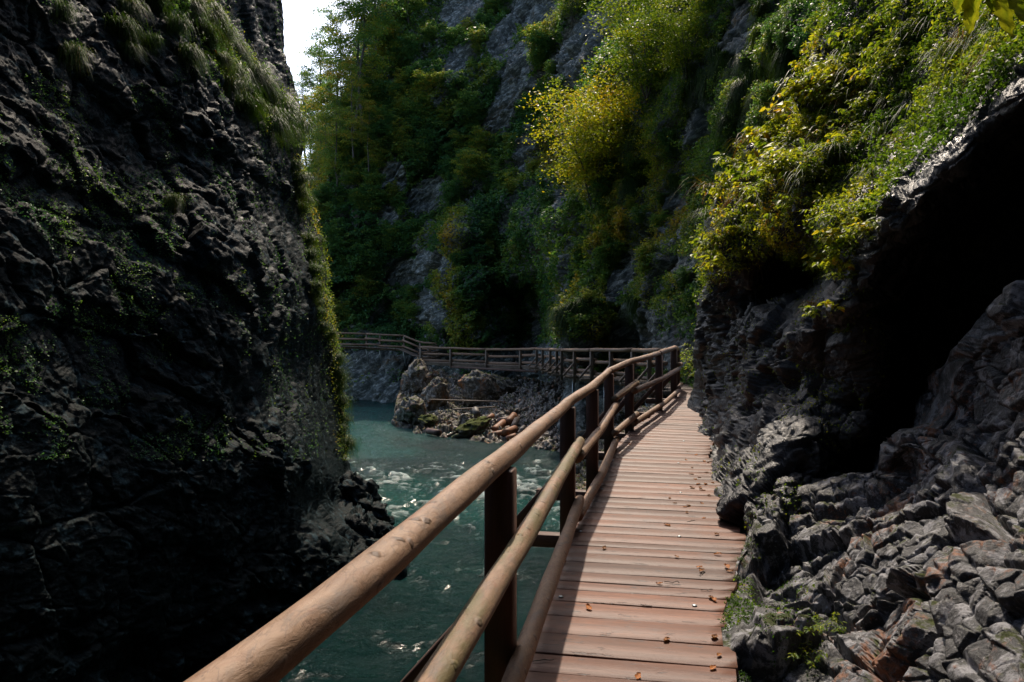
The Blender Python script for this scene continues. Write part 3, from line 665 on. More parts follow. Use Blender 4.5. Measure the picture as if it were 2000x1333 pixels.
# railing of the near section -------------------------------------
def railing(name, P, label, rail_r=.047, post_w=.125, logs=None, joints=None, brace=True, m_post='beam', m_rail='log', out=.07, seed=0, skip_first=False, detail=True, log_r=.047, brace_m='beam', group=None):
    rail_gap = rail_r
    P = np.array(P, float); sd_, td = side_dirs(P); r = np.random.default_rng(seed)
    root = empty(name, tuple(P[0] - [0, 0, RH]), label=label, cat='railing', group=group)
    C = P - sd_*out                              # post line sits just outside the deck edge
    for i in range(len(P)):
        if skip_first and i == 0: continue
        b = MB(); top = C[i] + [0, 0, -rail_r*.75]; bot = C[i] - [0, 0, RH + .34]
        V, F, A = box_between(bot, top, post_w, post_w, up=sd_[i]); b.add(V, F, A + i*2.1, r.random()); child(b.build('post', M[m_post], None), root)
        if brace:
            b = MB(); q = C[i] - [0, 0, RH + .02] - sd_[i]*.50; q2 = C[i] - [0, 0, RH*.52] - sd_[i]*.02
            V, F, A = box_between(q, q2, .075, .09, up=td[i]); b.add(V, F, A + i, r.random()); child(b.build('brace', M[brace_m], None), root)
    # handrail: logs scarfed end to end on top of the posts
    H = C.copy(); i = 0; ends = joints or list(range(0, len(P), 2));
    if ends[-1] != len(P)-1: ends.append(len(P)-1)
    for a, e in zip(ends[:-1], ends[1:]):
        pts = H[a:e+1]; q, dd = polyl(pts); ss = np.linspace(0, dd[-1], max(4, int(dd[-1]/.08 if detail else dd[-1]/.5)))
        path = along(q, dd, ss); path[:, 2] += .006*np.sin(ss*2.1 + a)
        path = path + np.stack([.004*np.sin(ss*3.1+a), 0*ss, .004*np.sin(ss*2.3+1)], -1)
        ns = 28 if detail else 10
        V, F, A = tube(path, rail_r*(1 + .04*np.sin(ss*1.3 + a) - .05*(ss/ss[-1] - .5)), ns, a+seed, .055); A = A + a*5
        b = MB(); b.add(V, F, A, .15); child(b.build('handrail', M[m_rail], None, smooth=True), root)
    I = P + sd_*((post_w/2 + log_r - out) if out else .098)
    if logs is None:
        logs = []
        for i in range(len(P)-1): logs += [(i, i+1, .70 - .09*(i % 2), .7 - .09*(i % 2), 0, 'middle_rail'), (i, i+1, .22 - .08*(i % 2), .22 - .08*(i % 2), 0, 'lower_rail')]
    for (a, e, h0, h1, g, nm) in logs:
        p = I[a].copy(); q = I[e].copy(); t = unit(q-p); p = p - t*.10; q = q + t*.10
        pts = [p] + [I[j] for j in range(a+1, e)] + [q]; pts = np.array(pts); w = np.linspace(0, 1, len(pts))
        pts[:, 2] += -RH + h0*(1-w) + h1*w
        qq, dd = polyl(pts); ss = np.linspace(0, dd[-1], max(3, int(dd[-1]/.1 if detail else 3))); path = along(qq, dd, ss)
        V, F, A = tube(path, log_r*(1 + .03*np.sin(ss*1.9 + a)), 20 if detail else 8, a*2.3 + h0*9, .06); A = A + a*7 + h0
        b = MB(); b.add(V, F, A, g); child(b.build(nm, M[m_rail], None, smooth=True), root)
    return root
near_logs = [(0,3,.75,.75,1.,'middle_rail'),(3,5,.64,.63,.15,'middle_rail'),(5,6,.72,.76,.6,'middle_rail'),(6,8,.64,.62,.2,'middle_rail'),(8,10,.72,.7,.1,'middle_rail'),
             (0,3,.24,.23,.1,'lower_rail'),(3,5,.13,.12,.1,'lower_rail'),(5,6,.24,.24,.3,'lower_rail'),(6,8,.13,.14,.2,'lower_rail'),(8,10,.2,.2,.1,'lower_rail')]
railing('railing', POSTS, 'round log railing with red brown posts along the near boardwalk', logs=near_logs, seed=2, out=.0, joints=[0, 5, 7, 10])

# middle and far sections -------------------------------------------
bw2 = empty('boardwalk', tuple(np.array(FAR1[5]) - [0, 0, RH]), label='weathered plank walkway curving round the cliff to the far bend', cat='boardwalk')
child(deck('deck', FAR1, lambda s: 1.3, .05, 9, None, 'grey_wood', .2, .3), bw2)
bearer(FAR1, .12, bw2, m='grey_wood'); bearer(FAR1, 1.0, bw2, m='grey_wood')
sdf, tdf = side_dirs(np.array(FAR1))
for i, p in enumerate(FAR1[:12]): outrigger(np.array(p), sdf[i], bw2, .55, 1.0, 'grey_wood')
for i in (3, 5, 7, 13):
    q = np.array(FAR1[i]) - [0, 0, RH + .2] + sdf[i]*.5; b = MB(); V, F, A = tube([q, q - [0, 0, 1.0], q - [0, 0, 1.9]], .06, 8); b.add(V, F, A)
    V, F, A = box_between(q - [0, 0, 1.9], q - [0, 0, 2.15], .24, .24); b.add(V, F, A); child(b.build('support', M['steel'], None), bw2)
b = MB(); q0 = np.array(FAR1[11]) - [0, 0, RH+.32]; q1 = np.array(FAR1[14]) - [0, 0, RH+.28]; V, F, A = box_between(q0, q1, .12, .13); b.add(V, F, A); child(b.build('girder', M['beam'], None), bw2)
railing('railing', FAR1[1:12], 'weathered grey railing with slanting braces round the middle bend', post_w=.13, brace=True, m_post='grey_wood', brace_m='grey_wood', detail=False, seed=5, rail_r=.075, log_r=.07, m_rail='log')
railing('railing', FAR1[11:], 'warm brown log railing along the straight far walkway over the shore', post_w=.13, brace=False, m_post='grey_wood', detail=False, seed=6, rail_r=.08, log_r=.085)
END = [(-6.9,54.5,-.47),(-6.6,57,-.43),(-6.2,60,-.4)]
railing('railing', END, 'short railing running back from the left end of the far walkway', post_w=.12, brace=False, m_post='grey_wood', detail=False, seed=8, rail_r=.07, log_r=.08)
UP = [(-17.5,62,.80),(-15.1,62,.70),(-12.6,62,.62),(-11.4,61.8,.56),(-9.3,61.5,.45),(-7.85,61,-.12),(-6.4,60.5,-.22)]
bw3 = empty('boardwalk', (-11.4,61.8,-.6), label='farthest raised walkway behind the left cliff with steps down', cat='boardwalk')
child(deck('deck', [UP[i] for i in (0,1,2,3,4,5,6)], lambda s: 1.2, .05, 11, None, 'grey_wood', .25, .35), bw3)
bearer(UP, .1, bw3, m='grey_wood')
sdu, tdu = side_dirs(np.array(UP))
for i in (1, 2, 3, 4, 5):
    q = np.array(UP[i]) - [0, 0, RH + .2] + sdu[i]*.1; b = MB(); V, F, A = tube([q, q + [.15, .5, -1.3]], .06, 8); b.add(V, F, A); child(b.build('support', M['steel'], None), bw3)
railing('railing', UP, 'dim farthest railing sloping down beside the steps', post_w=.13, brace=False, m_post='grey_wood', detail=False, seed=12, rail_r=.08, log_r=.085)
# ------------------------------------------------------------------ vegetation
def diamonds(C, N, size, tint, asp=.6, r=rng):
    """far leaves: one folded diamond each, facing N roughly"""
    n = len(C); size = np.broadcast_to(np.asarray(size, float), (n,))[:, None]
    a = unit(np.cross(N, r.normal(size=(n, 3)))); b = np.cross(N, a)
    V = np.stack([C - a*size*.5, C + b*size*asp*.5 - N*size*.08, C + a*size*.5, C - b*size*asp*.5 - N*size*.08], 1)
    F = np.arange(n*4).reshape(n, 4)
    return V.reshape(-1, 3), F, np.repeat(np.clip(tint, 0, 1), 4)

def leaves8(C, D, N, size, tint, asp=.55, droop=.25):
    """near leaves: 8-triangle blade with a midrib fold; C base, D direction to the tip, N face normal"""
    n = len(C); size = np.broadcast_to(np.asarray(size, float), (n,))[:, None]; D = unit(D); S = unit(np.cross(D, N)); N = np.cross(S, D)
    def p(t, w, h): return C + D*size*t + S*size*w*asp + N*size*(h - droop*t*t)
    V = np.stack([p(0, 0, 0), p(.35, 0, -.03), p(.7, 0, -.03), p(1.0, 0, 0), p(.25, .46, .05), p(.62, .40, .05), p(.25, -.46, .05), p(.62, -.40, .05)], 1)
    T = np.array([[0,4,1],[4,5,1],[1,5,2],[2,5,3],[0,1,6],[6,1,7],[1,2,7],[2,3,7]])
    F = (T[None] + (np.arange(n)*8)[:, None, None]).reshape(-1, 3)
    return V.reshape(-1, 3), F, np.repeat(np.clip(tint, 0, 1), 8)

def tubes_mesh(paths, rads, ns=5):
    b = MB()
    for i, (p, r_) in enumerate(zip(paths, rads)):
        V, F, A = tube(p, r_, ns, i, 0, cap=False); b.add(V, F, A)
    return b
def curve(p, q, sag=0., n=5, jit=0., r=rng):
    t = np.linspace(0, 1, n)[:, None]; c = np.array(p)*(1-t) + np.array(q)*t; c = c + np.array([0, 0, 1.])*sag*4*t*(1-t)
    return c + jit*r.normal(size=c.shape)*(t*(1-t)*4)

def make_tree(name, h, rad, seed, leafm, nl=5200, leaf=.19, base=.25, tm=.35, ts=.2, lean=0., airy=1.0, twin=False, shape=.5, barkm='bark'):
    r = np.random.default_rng(seed); root = empty(name, (0, 0, 0))
    paths = []; rads = []; sprays = []
    stems = [(0, 0)] if not twin else [(r.normal()*.1, r.normal()*.1) for _ in range(6)]
    for si, (ox, oy) in enumerate(stems):
        if twin:
            ang = si/6*6.28 + r.normal()*.3; tip = np.array([math.cos(ang)*rad*.62, math.sin(ang)*rad*.62, h*r.uniform(.72, 1.)])
        else: tip = np.array([lean*h + r.normal()*.2, r.normal()*.2, h])
        P = curve((ox, oy, -.6), tip, 0, 9, .012*h, r); paths.append(P); tr = h*(.012 if not twin else .006)
        rads.append(np.linspace(tr, tr*.2, 9)); nb = 22 if not twin else 9
        for j in range(nb):
            f = base + (1-base)*(j + r.random())/nb; k = f*8; i0 = min(int(k), 7); q = P[i0]*(1-(k-i0)) + P[i0+1]*(k-i0)
            a = r.uniform(0, 6.28); wd = rad*(math.sin(math.pi*min(1, (f-base)/(1-base)*.85+.12))**shape)*r.uniform(.55, 1.05)*(1 if not twin else .6)
            e = q + np.array([math.cos(a)*wd, math.sin(a)*wd, wd*r.uniform(.15, .6)]); B = curve(q, e, .06*wd, 5, .05*wd, r); paths.append(B); rads.append(np.linspace(tr*.35*(1.1-f), tr*.08, 5))
            for g in (.45, .7, .9, 1.): 
                sprays.append((B[0]*(1-g) + B[-1]*g + r.normal(size=3)*.10*rad, wd))
            for _ in range(2):
                g = r.uniform(.4, .8); s0 = B[0]*(1-g)+B[-1]*g; e2 = s0 + r.normal(size=3)*np.array([.35, .35, .15])*wd; paths.append(curve(s0, e2, 0, 3)); rads.append(np.linspace(tr*.12, tr*.04, 3)); sprays.append((e2, wd*.8))
    m = len(sprays); per = max(6, nl//m); C = []; T = []; N = []
    for c, wd in sprays:
        n = int(per*r.uniform(.5, 1.5)); s = rad*.13*airy*r.uniform(.7, 1.4)
        q = r.normal(size=(n, 3))*np.array([s, s, s*.30]); q[:, 2] -= .25*np.linalg.norm(q[:, :2], axis=1); C.append(c+q)
        T.append(np.full(n, tm + r.normal()*ts) + r.normal(size=n)*.10); N.append(unit(r.normal(size=(n, 3))*.55 + np.array([0, 0, 1.])))
    C = np.concatenate(C); V, F, t = diamonds(C, np.concatenate(N), leaf*r.uniform(.7, 1.25, len(C)), np.concatenate(T), .62, r)
    child(mk('crown', V, F, M[leafm], None, {'tint': t}), root)
    child(tubes_mesh(paths, rads).build('trunk', M[barkm], None, smooth=True), root)
    return root

def make_conifer(seed, h=13):
    r = np.random.default_rng(seed); root = empty('conifer', (0, 0, 0)); P = curve((0, 0, -.5), (.1, 0, h), 0, 8, .03, r); paths = [P]; rads = [np.linspace(.16, .02, 8)]; C = []; N = []
    for z in np.arange(2.0, h-.3, .42):
        w = (1 - z/h)*2.1 + .25
        for j in range(5):
            a = r.uniform(0, 6.28); e = np.array([math.cos(a)*w, math.sin(a)*w, z - .25*w]) ; B = curve((0, 0, z), e, .05*w, 5, .02, r); paths.append(B); rads.append(np.linspace(.03, .008, 5))
            n = int(46*w + 10); g = r.random(n)**.7; q = np.array([0, 0, z])*(1-g[:, None]) + e*g[:, None]; q = q + r.normal(size=(n, 3))*np.array([.12, .12, .05]); q[:, 2] -= r.random(n)*.22; C.append(q); N.append(unit(r.normal(size=(n, 3))+[0, 0, .5]))
    C = np.concatenate(C); V, F, t = diamonds(C, np.concatenate(N), .17, .18 + r.normal(size=len(C))*.1, .35, r)
    child(mk('crown', V, F, M['leaf_far'], None, {'tint': t}), root); child(tubes_mesh(paths, rads).build('trunk', M['bark'], None), root)
    return root

def put(o, loc, s=1., rz=None, label=None, group=None, cat=None, rx=0., ry=0.):
    o.location = tuple(loc); o.scale = (s, s, s*random.uniform(.9, 1.12)); o.rotation_euler = (rx, ry, random.uniform(0, 6.28) if rz is None else rz)
    return tag(o, label, cat, group)
used_proto = set()
def inst(proto, *a, **k):
    o = proto if proto.name not in used_proto else copy_tree(proto)
    used_proto.add(proto.name); return put(o, *a, **k)

class Surf:
    def __init__(s, V, N):
        s.V = V.reshape(-1, 3); s.N = N.reshape(-1, 3); y = np.maximum(s.V[:, 1], .3)
        s.px = 1000 + s.V[:, 0]*FPX/y; s.py = 666.5 - s.V[:, 2]*FPX/y
    def at(s, px, py):
        d = (s.px-px)**2 + (s.py-py)**2; d = d + np.where(s.V[:, 1] < .5, 1e9, 0); c = np.where(d < d.min() + 25)[0]; i = c[np.argmin(s.V[c, 1])]
        return s.V[i].copy(), s.N[i].copy()
S_l, S_f, S_r, S_o, S_s, S_b = Surf(VL, NL), Surf(VF, NF), Surf(VR, NR), Surf(VO, NO), Surf(VS, NS), Surf(VB, NB)

def ell(px, py, L):
    """1 inside any of the ellipses (cx, cy, rx, ry, degrees)"""
    m = np.zeros(len(px))
    for cx, cy, rx, ry, a in L:
        c, s = math.cos(R(a)), math.sin(R(a)); x = (px-cx)*c + (py-cy)*s; y = -(px-cx)*s + (py-cy)*c
        m = np.maximum(m, 1 - smooth(.75, 1.15, np.sqrt((x/rx)**2 + (y/ry)**2)))
    return m

# --- ground cover on the far hillside (leaves nobody could count)
BARE = [(1000,175,30,110,18),(905,25,50,36,-30),(985,80,28,45,20),(830,385,55,36,-35),(770,350,30,40,0),(1140,90,45,75,30),(1190,50,30,70,25),(850,510,36,16,20),(790,530,50,30,10),(835,600,26,40,0),(980,710,120,22,0),(1120,690,50,30,-10),
        (720,740,110,60,0),(840,740,70,70,0),(1050,720,60,50,0),(1240,640,60,50,-50),(1220,540,26,60,30),(1330,520,30,20,0),(1290,690,90,30,0),(1450,60,28,80,10),(1420,100,20,50,20),(1370,230,20,60,25),(1090,390,30,18,0),(960,250,18,60,20),(1330,380,26,50,30),(1000,780,400,55,0),
        (760,430,22,30,0),(890,130,22,40,30),(1500,560,90,120,0),(1030,300,20,40,10),(1045,20,60,40,0)]
def cover(S, n, bare, px0, px1, py0, py1, leaf, name, label, seed, tbase=.35, nz=2.5, out=.5, mat='leaf_far', thr=-.05, tfun=None, broad=False, asp=.62, upw=.8, kmul=1.0, extra=None):
    r = np.random.default_rng(seed)
    ok = np.where((S.px > px0) & (S.px < px1) & (S.py > py0) & (S.py < py1) & (S.V[:, 1] > 1))[0]
    i = r.choice(ok, n); C = S.V[i]; N = S.N[i]; px, py = S.px[i], S.py[i]
    m = ell(px, py, bare) if bare else 0*px
    nn = fbm(C/nz, 4, seed); dens = smooth(thr-.12, thr+.12, nn + .30 - m*.85) * (0.12 + .88*(m < .8))
    if extra is not None: dens = dens*extra(px, py)
    kp = r.random(n) < dens; C, N, px, py, nn = C[kp], N[kp], px[kp], py[kp], nn[kp]; n = len(C)
    cl = np.clip(fbm(C/(nz*.22), 3, seed+5) + .35, 0, 1)
    C = C + N*(r.random(n)[:, None]**.7*out*(.15 + 1.7*cl[:, None]))*C[:, 1:2]**.5/7*kmul; d = C[:, 1]
    tint = tbase + fbm(C/(nz*.9), 3, seed+9)*.55 + r.normal(size=n)*.11
    if tfun is not None: tint = tint + tfun(px, py)
    nd = unit(r.normal(size=(n, 3))*.6 + N*.35 + np.array([0, 0, upw])); sz = leaf*np.sqrt(d/40)*r.uniform(.6, 1.4, n)
    if broad:
        dr = unit(r.normal(size=(n, 3)) + N*.5 - np.array([0, 0, .2])); V, F, t = leaves8(C, dr, nd, sz, tint, asp)
    else: V, F, t = diamonds(C, nd, sz, tint, asp, r)
    return mk(name, V, F, M[mat], None, {'tint': t}, kind='stuff', label=label, cat='undergrowth')
def t_far(px, py):
    e = ell(px, py, [(880,520,28,150,12),(1115,560,26,110,8),(1200,470,70,60,0),(1150,300,110,90,0),(900,640,30,60,10),(620,260,50,170,0),(1270,400,90,90,0),(1180,620,40,70,0),(820,190,60,40,0)])
    return e*.30 - .10*ell(px, py, [(980,560,80,130,0),(740,560,110,120,0)])
cover(S_f, 420000, BARE, 560, 1230, -260, 800, .20, 'undergrowth', 'dense green ivy and bushes covering the far gorge slope', 3, .36, 3.2, .6, tfun=t_far)
cover(S_f, 240000, BARE, 1180, 1720, -200, 790, .12, 'undergrowth', 'green and rusty herbs covering the slope right of the yellow tree', 4, .42, 2.2, .5, tfun=t_far)

def blades(n, L, seed, droop=1.0, w=.016, spread=.6, base=.06, dirb=(0, 0, 0), tm=.45):
    """tuft of arching grass blades hanging under their weight"""
    r = np.random.default_rng(seed); k = 6; t = np.linspace(0, 1, k)
    b0 = r.normal(size=(n, 3))*base*np.array([1, 1, .5]); a = r.uniform(0, 6.28, n); ln = L*r.uniform(.5, 1.15, n)
    d = unit(np.stack([np.cos(a)*spread, np.sin(a)*spread, np.full(n, .75)], -1) + np.array(dirb) + r.normal(size=(n, 3))*.15)
    P = b0[:, None] + d[:, None]*(ln[:, None]*t)[..., None]; P[..., 2] -= (droop*ln[:, None]*t**2)*(.75 + .5*r.random(n)[:, None])
    sd = unit(np.cross(d, [0, 0, 1.]) + 1e-6); ww = w*(1 - t**1.6*.9)*.5
    V = np.stack([P - sd[:, None]*ww[None, :, None], P + sd[:, None]*ww[None, :, None]], 2).reshape(-1, 3)
    q = np.arange(k-1)*2; f = np.stack([q, q+1, q+3, q+2], -1); F = (f[None] + (np.arange(n)*k*2)[:, None, None]).reshape(-1, 4)
    return V, F, np.repeat(np.clip(tm + r.normal(size=n)*.16, 0, 1), k*2)
def make_tuft(name, n, L, seed, **k):
    V, F, t = blades(n, L, seed, **k); return mk(name, V, F, M['grass'], None, {'tint': t})

# hanging grass beards on the middle slope, top centre-right
beards = [make_tuft('grass_tuft', 620, 1.0, s, droop=1.7, w=.020, spread=.34, base=.15, dirb=(-.1, -.35, 0), tm=t_) for s, t_ in ((1, .36), (2, .42), (3, .50), (4, .32))]
gb = 'hanging grass tufts on the steep slope'
spots = [(1330,110),(1345,135),(1362,118),(1378,140),(1395,108),(1405,135),(1385,165),(1365,160),(1412,112),(1350,175),(1490,60),(1478,100),(1500,130),(1470,150),(1510,90),(1455,175),(1440,150),(1480,190),(1465,225),(1450,245),(1500,170),(1520,40),
         (1555,60),(1545,110),(1560,20),(1535,150),(1430,200),(1420,240),(1475,20),(1540,200),(1250,270),(1245,330),(1232,360),(1310,350),(1490,15),(1525,100),(1460,120),(1555,150),(1100,610),(1122,600),(1140,590),(1240,590),(1180,600),(1335,560)]
for i, (x, y) in enumerate(spots):
    p, nn = S_f.at(x, y); inst(beards[i % 4], p + nn*.05, p[1]/20*random.uniform(.5, .85), None, 'grass tuft hanging like a beard between the yellow tree and the sunlit leaves', gb, 'grass tuft')
# tufts and mats on the left cliff edge
lb = [make_tuft('grass_tuft', 560, 1.0, s, droop=1.35, w=.017, spread=.55, base=.20, dirb=(.25, -.25, .1), tm=t_) for s, t_ in ((11, .40), (12, .52), (13, .30))]
ridge = [(395,-15),(405,25),(420,50),(440,70),(455,95),(468,118),(485,140),(500,160),(515,178),(528,196),(545,205),(556,222),(570,235),(580,248),(548,238),(520,225),(500,205),(478,178),(452,150),(430,120),(410,85),(395,60),(370,20),(350,60),(365,110),(440,170),(470,205),(530,250),(565,262),(120,30),(230,60),(250,20),(300,10),
         (585,350),(582,380),(590,410),(596,395),(600,470),(606,500),(612,530),(616,560),(620,590),(624,615),(610,575),(655,700),(656,730),(660,760),(664,790),(668,820),(662,745),(668,840),(672,865),(340,400),(620,470),(250,100),(140,110),(300,90),(630,640),(645,655),(575,330)]
for i, (x, y) in enumerate(ridge):
    p, nn = S_l.at(x, y); inst(lb[i % 3], p + nn*.05 + [0, 0, .05], p[1]/17*random.uniform(.5, .9)*(.6 if y > 300 else .85), None, 'grass tuft hanging over the edge of the dark left cliff', 'grass tufts on the left cliff', 'grass tuft')
cover(S_l, 60000, None, 330, 600, -60, 290, .075, 'undergrowth', 'low herbs among the grass on the left cliff ridge', 8, .55, 1.4, .25, mat='leaf_far',
      extra=lambda x, y: 1 - smooth(18, 75, np.abs(y - interp(x, [(330,-60),(400,40),(480,150),(600,280)])) ))
cover(S_l, 24000, None, 570, 700, 300, 900, .065, 'undergrowth', 'yellow green creepers down the lit edge of the left cliff', 9, .62, 1.1, .28, mat='leaf_far',
      extra=lambda x, y: smooth(-26, -4, x - interp(y, sil_left)))
cover(S_l, 60000, None, -100, 640, 0, 900, .055, 'undergrowth', 'sparse small dark plants in the cracks of the left cliff', 10, .2, .8, .12, mat='leaf_far', thr=.40)

# --- shrubs and trees
shr = [make_tree('shrub', 2.4, 1.35, 31, 'leaf_far', 5600, .145, .1, .30, .15, twin=True), make_tree('shrub', 2.0, 1.5, 32, 'leaf_far', 5600, .145, .1, .45, .15, twin=True),
       make_tree('shrub', 2.8, 1.3, 33, 'leaf_far', 5600, .145, .1, .60, .15, twin=True), make_tree('shrub', 2.2, 1.4, 34, 'leaf_far', 5600, .15, .1, .20, .12, twin=True)]
zones = [(70, 620, 830, 60, 420, 'green shrub crowding the upper left part of the wooded slope', 'shrubs on the upper left slope'),
         (46, 830, 1090, 20, 420, 'shrub on the middle slope around the bare grey rock streak', 'shrubs around the bare rock streak'),
         (16, 880, 1080, 430, 640, 'ivy-like shrub on the overgrown buttress above the far walkway', 'shrubs on the buttress'),
         (24, 650, 850, 440, 640, 'dark shrub above the farthest walkway', 'shrubs above the farthest walkway'),
         (30, 1100, 1360, 330, 640, 'shrub on the slope below and right of the yellow tree', 'shrubs below the yellow tree'),
         (16, 1280, 1560, -40, 300, 'shrub between the hanging grass tufts', 'shrubs between the grass tufts')]
for (n, x0, x1, y0, y1, lab, grp) in zones:
    r = np.random.default_rng(n*7+x0); c = 0; tries = 0
    while c < n and tries < 900:
        tries += 1; x, y = r.uniform(x0, x1), r.uniform(y0, y1)
        if ell(np.array([x]), np.array([y]), BARE)[0] > .35: continue
        if x < interp(y, [(0,775),(100,735),(200,690),(300,640),(400,590),(500,560)]) + 10: continue
        p, nn = S_f.at(x, y); s = r.uniform(.5, 1.1)*(1.0 if p[1] > 62 else .55 if p[1] > 34 else .42)
        inst(shr[int(r.integers(0, 4))], p + np.array([0, -.1, -.2]), s, None, lab, grp, 'shrub'); c += 1

# the yellow tree and its neighbours
yt = make_tree('yellow_tree', 6.0, 3.4, 51, 'leaf_yellow', 15000, .155, .22, .66, .20, twin=True); p, nn = S_f.at(1165, 375)
put(yt, p + [-.3, -.6, -.4], 1.0, .4, 'bright yellow leaved small tree growing out of the middle slope', None, 'tree')
gt = make_tree('green_tree', 6.5, 3.1, 52, 'leaf_yellow', 12000, .14, .15, .28, .22, twin=True); p, nn = S_f.at(1265, 175)
put(gt, p + [-.2, -.7, -.3], .95, 1.1, 'light green airy tree above the yellow one', None, 'tree')
g2 = make_tree('green_tree', 4.5, 2.4, 53, 'leaf_yellow', 12000, .10, .15, .25, .2, twin=True); p, nn = S_f.at(1330, 130); put(g2, p + [0, -.5, -.3], .75, 2.1, 'small light green tree beside the grass beards', None, 'tree')
g3 = make_tree('yellow_tree', 4.5, 2.2, 54, 'leaf_yellow', 9000, .09, .1, .5, .25, twin=True); p, nn = S_f.at(1290, 345); put(g3, p + [0, -.4, -.3], .62, 2.9, 'small yellow green tree right of the bright yellow one', None, 'tree')
g4 = make_tree('green_tree', 5, 2.4, 55, 'leaf_yellow', 10000, .11, .1, .3, .2, twin=True); p, nn = S_f.at(1120, 30); put(g4, p + [0, -.5, -.3], .8, .5, 'green tree at the top edge left of the airy one', None, 'tree')
# tall slender trees on the left skyline
tall = [make_tree('slender_tree', 16, 3.0, 61, 'leaf_far', 9000, .20, .22, .38, .2, .02, 1.1), make_tree('slender_tree', 13, 2.8, 62, 'leaf_far', 9000, .19, .12, .66, .2, -.02, 1.1), make_tree('slender_tree', 15, 3.2, 63, 'leaf_far', 9000, .20, .2, .52, .2, .03, 1.2)]
tg = 'trees on the left skyline'
for i, (x, yb, d, s, k, lab) in enumerate([(706,255,70,1.0,0,'tall slender tree with a dark bare trunk left of the wooded slope'),(735,190,76,.95,2,'leafy tree leaning over the top left of the slope'),(770,150,78,.9,0,'leafy tree at the top of the slope beside the leaning one'),
      (668,330,74,.9,1,'yellowish tree in front of the bright sky gap'),(640,380,76,.85,1,'smaller yellow green tree below the sky gap'),(655,400,70,.62,2,'low leafy tree at the foot of the sky gap'),(690,300,68,.6,1,'bushy yellowing tree beside the tall slender trunk'),
      (625,430,80,.8,2,'thin tree hard against the left cliff edge'),(606,400,92,.95,1,'pale distant tree nearest the left cliff edge'),(632,360,96,1.0,0,'distant airy tree whose crown stands against the white sky'),(612,470,88,.7,2,'low distant tree behind the left cliff edge'),(720,330,69,.5,1,'small rusty tree on the wooded slope under the slender trunk'),(800,60,78,.8,2,'tree on the skyline rim above the bare rock'),(692,250,72,1.05,2,'full leafy tree just left of the tall slender trunk'),(738,150,77,1.1,1,'large yellowing tree high on the skyline'),(662,300,76,1.0,0,'open crowned tree spreading into the sky gap'),(758,90,80,1.15,2,'topmost leafy tree cut by the upper picture edge'),(622,345,86,1.05,0,'faint distant tree with white sky between its branches'),(600,330,90,.8,2,'faint low crown between the cliff edge and the sky gap')]):
    q = W(x, yb, d).reshape(3); inst(tall[k], q, s, None, lab, tg, 'tree')
cf = make_conifer(66); put(cf, W(645, 330, 82).reshape(3), .95, 0, 'dark conifer standing against the white sky', None, 'tree')
# ground under the distant trees
P = np.stack(np.broadcast_arrays(np.linspace(-40, -12, 60)[:, None], np.linspace(74, 120, 60)[None], 9 + np.linspace(-3, 6, 60)[:, None] + np.linspace(-3, 4, 60)[None]), -1)
rock_sheet('hillside', P, 4, 1.2, M['rock_far'], .2, 77, 1.6, kind='structure', label='wooded ground behind the left cliff edge', cat='hillside')

# --- near right slope: sunlit leaves, sedge and herbs
veg_poly = lambda x, y: smooth(-10, 25, (interp(x, [(1370,590),(1400,560),(1450,525),(1500,490),(1560,520),(1600,560),(1650,500),(1700,440),(1800,330),(1900,240),(2050,90)]) - y))
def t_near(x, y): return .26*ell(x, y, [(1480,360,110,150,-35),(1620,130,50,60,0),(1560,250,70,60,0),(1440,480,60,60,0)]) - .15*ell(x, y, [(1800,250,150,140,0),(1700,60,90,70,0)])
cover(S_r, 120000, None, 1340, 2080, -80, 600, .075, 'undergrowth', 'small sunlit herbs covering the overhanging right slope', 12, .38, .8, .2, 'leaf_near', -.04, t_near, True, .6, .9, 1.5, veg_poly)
cover(S_r, 9000, None, 1360, 1800, 560, 1050, .05, 'undergrowth', 'tiny plants on the glossy rock beside the boardwalk', 13, .45, .5, .05, 'leaf_near', .34, None, True)
cover(S_o, 15000, None, 1405, 1700, 1000, 1333, .05, 'moss', 'moss and tiny herbs at the foot of the grey outcrop', 14, .18, .35, .03, 'leaf_near', .2, None, True, .6, .9, 1., lambda x, y: smooth(1640, 1450, x - (y-1333)*.1)*smooth(980, 1180, y))
def make_plant(seed, nst=6, L=.34, leaf=.10, tm=.5, nl=6, asp=.6, ts=.14):
    r = np.random.default_rng(seed); root = empty('leafy_plant', (0, 0, 0)); paths = []; rads = []; C = []; D = []; N = []; S = []
    for s in range(nst):
        a = r.uniform(0, 6.28); e = np.array([math.cos(a)*L*.7, math.sin(a)*L*.7 - .25*L, L*r.uniform(.2, .8)]); P = curve((0, 0, 0), e, .22*L, 7, .02, r); paths.append(P); rads.append(np.linspace(.004, .0015, 7))
        for j in range(nl):
            f = .25 + .75*(j+.5)/nl; k = f*6; i0 = min(int(k), 5); q = P[i0]*(1-(k-i0)) + P[i0+1]*(k-i0); an = a + (1.2 if j % 2 else -1.2) + r.normal()*.4
            C.append(q); D.append([math.cos(an), math.sin(an), -.15 + r.normal()*.3]); N.append(unit(np.array([r.normal()*.35, r.normal()*.35 - .25, 1.]))); S.append(leaf*r.uniform(.6, 1.25))
    n = len(C); V, F, t = leaves8(np.array(C), np.array(D), np.array(N), np.array(S), tm + r.normal(size=n)*ts, asp, .3)
    child(mk('foliage', V, F, M['leaf_near'], None, {'tint': t}), root); child(tubes_mesh(paths, rads, 4).build('stem', M['bark'], None), root); return root
plants = [make_plant(71, 9, .42, .10, .66, 8), make_plant(72, 10, .38, .09, .52, 8), make_plant(73, 8, .5, .09, .50, 9, .45), make_plant(74, 8, .42, .13, .80, 6, .8), make_plant(75, 10, .45, .08, .42, 9, .4)]
pr_ = np.random.default_rng(5)
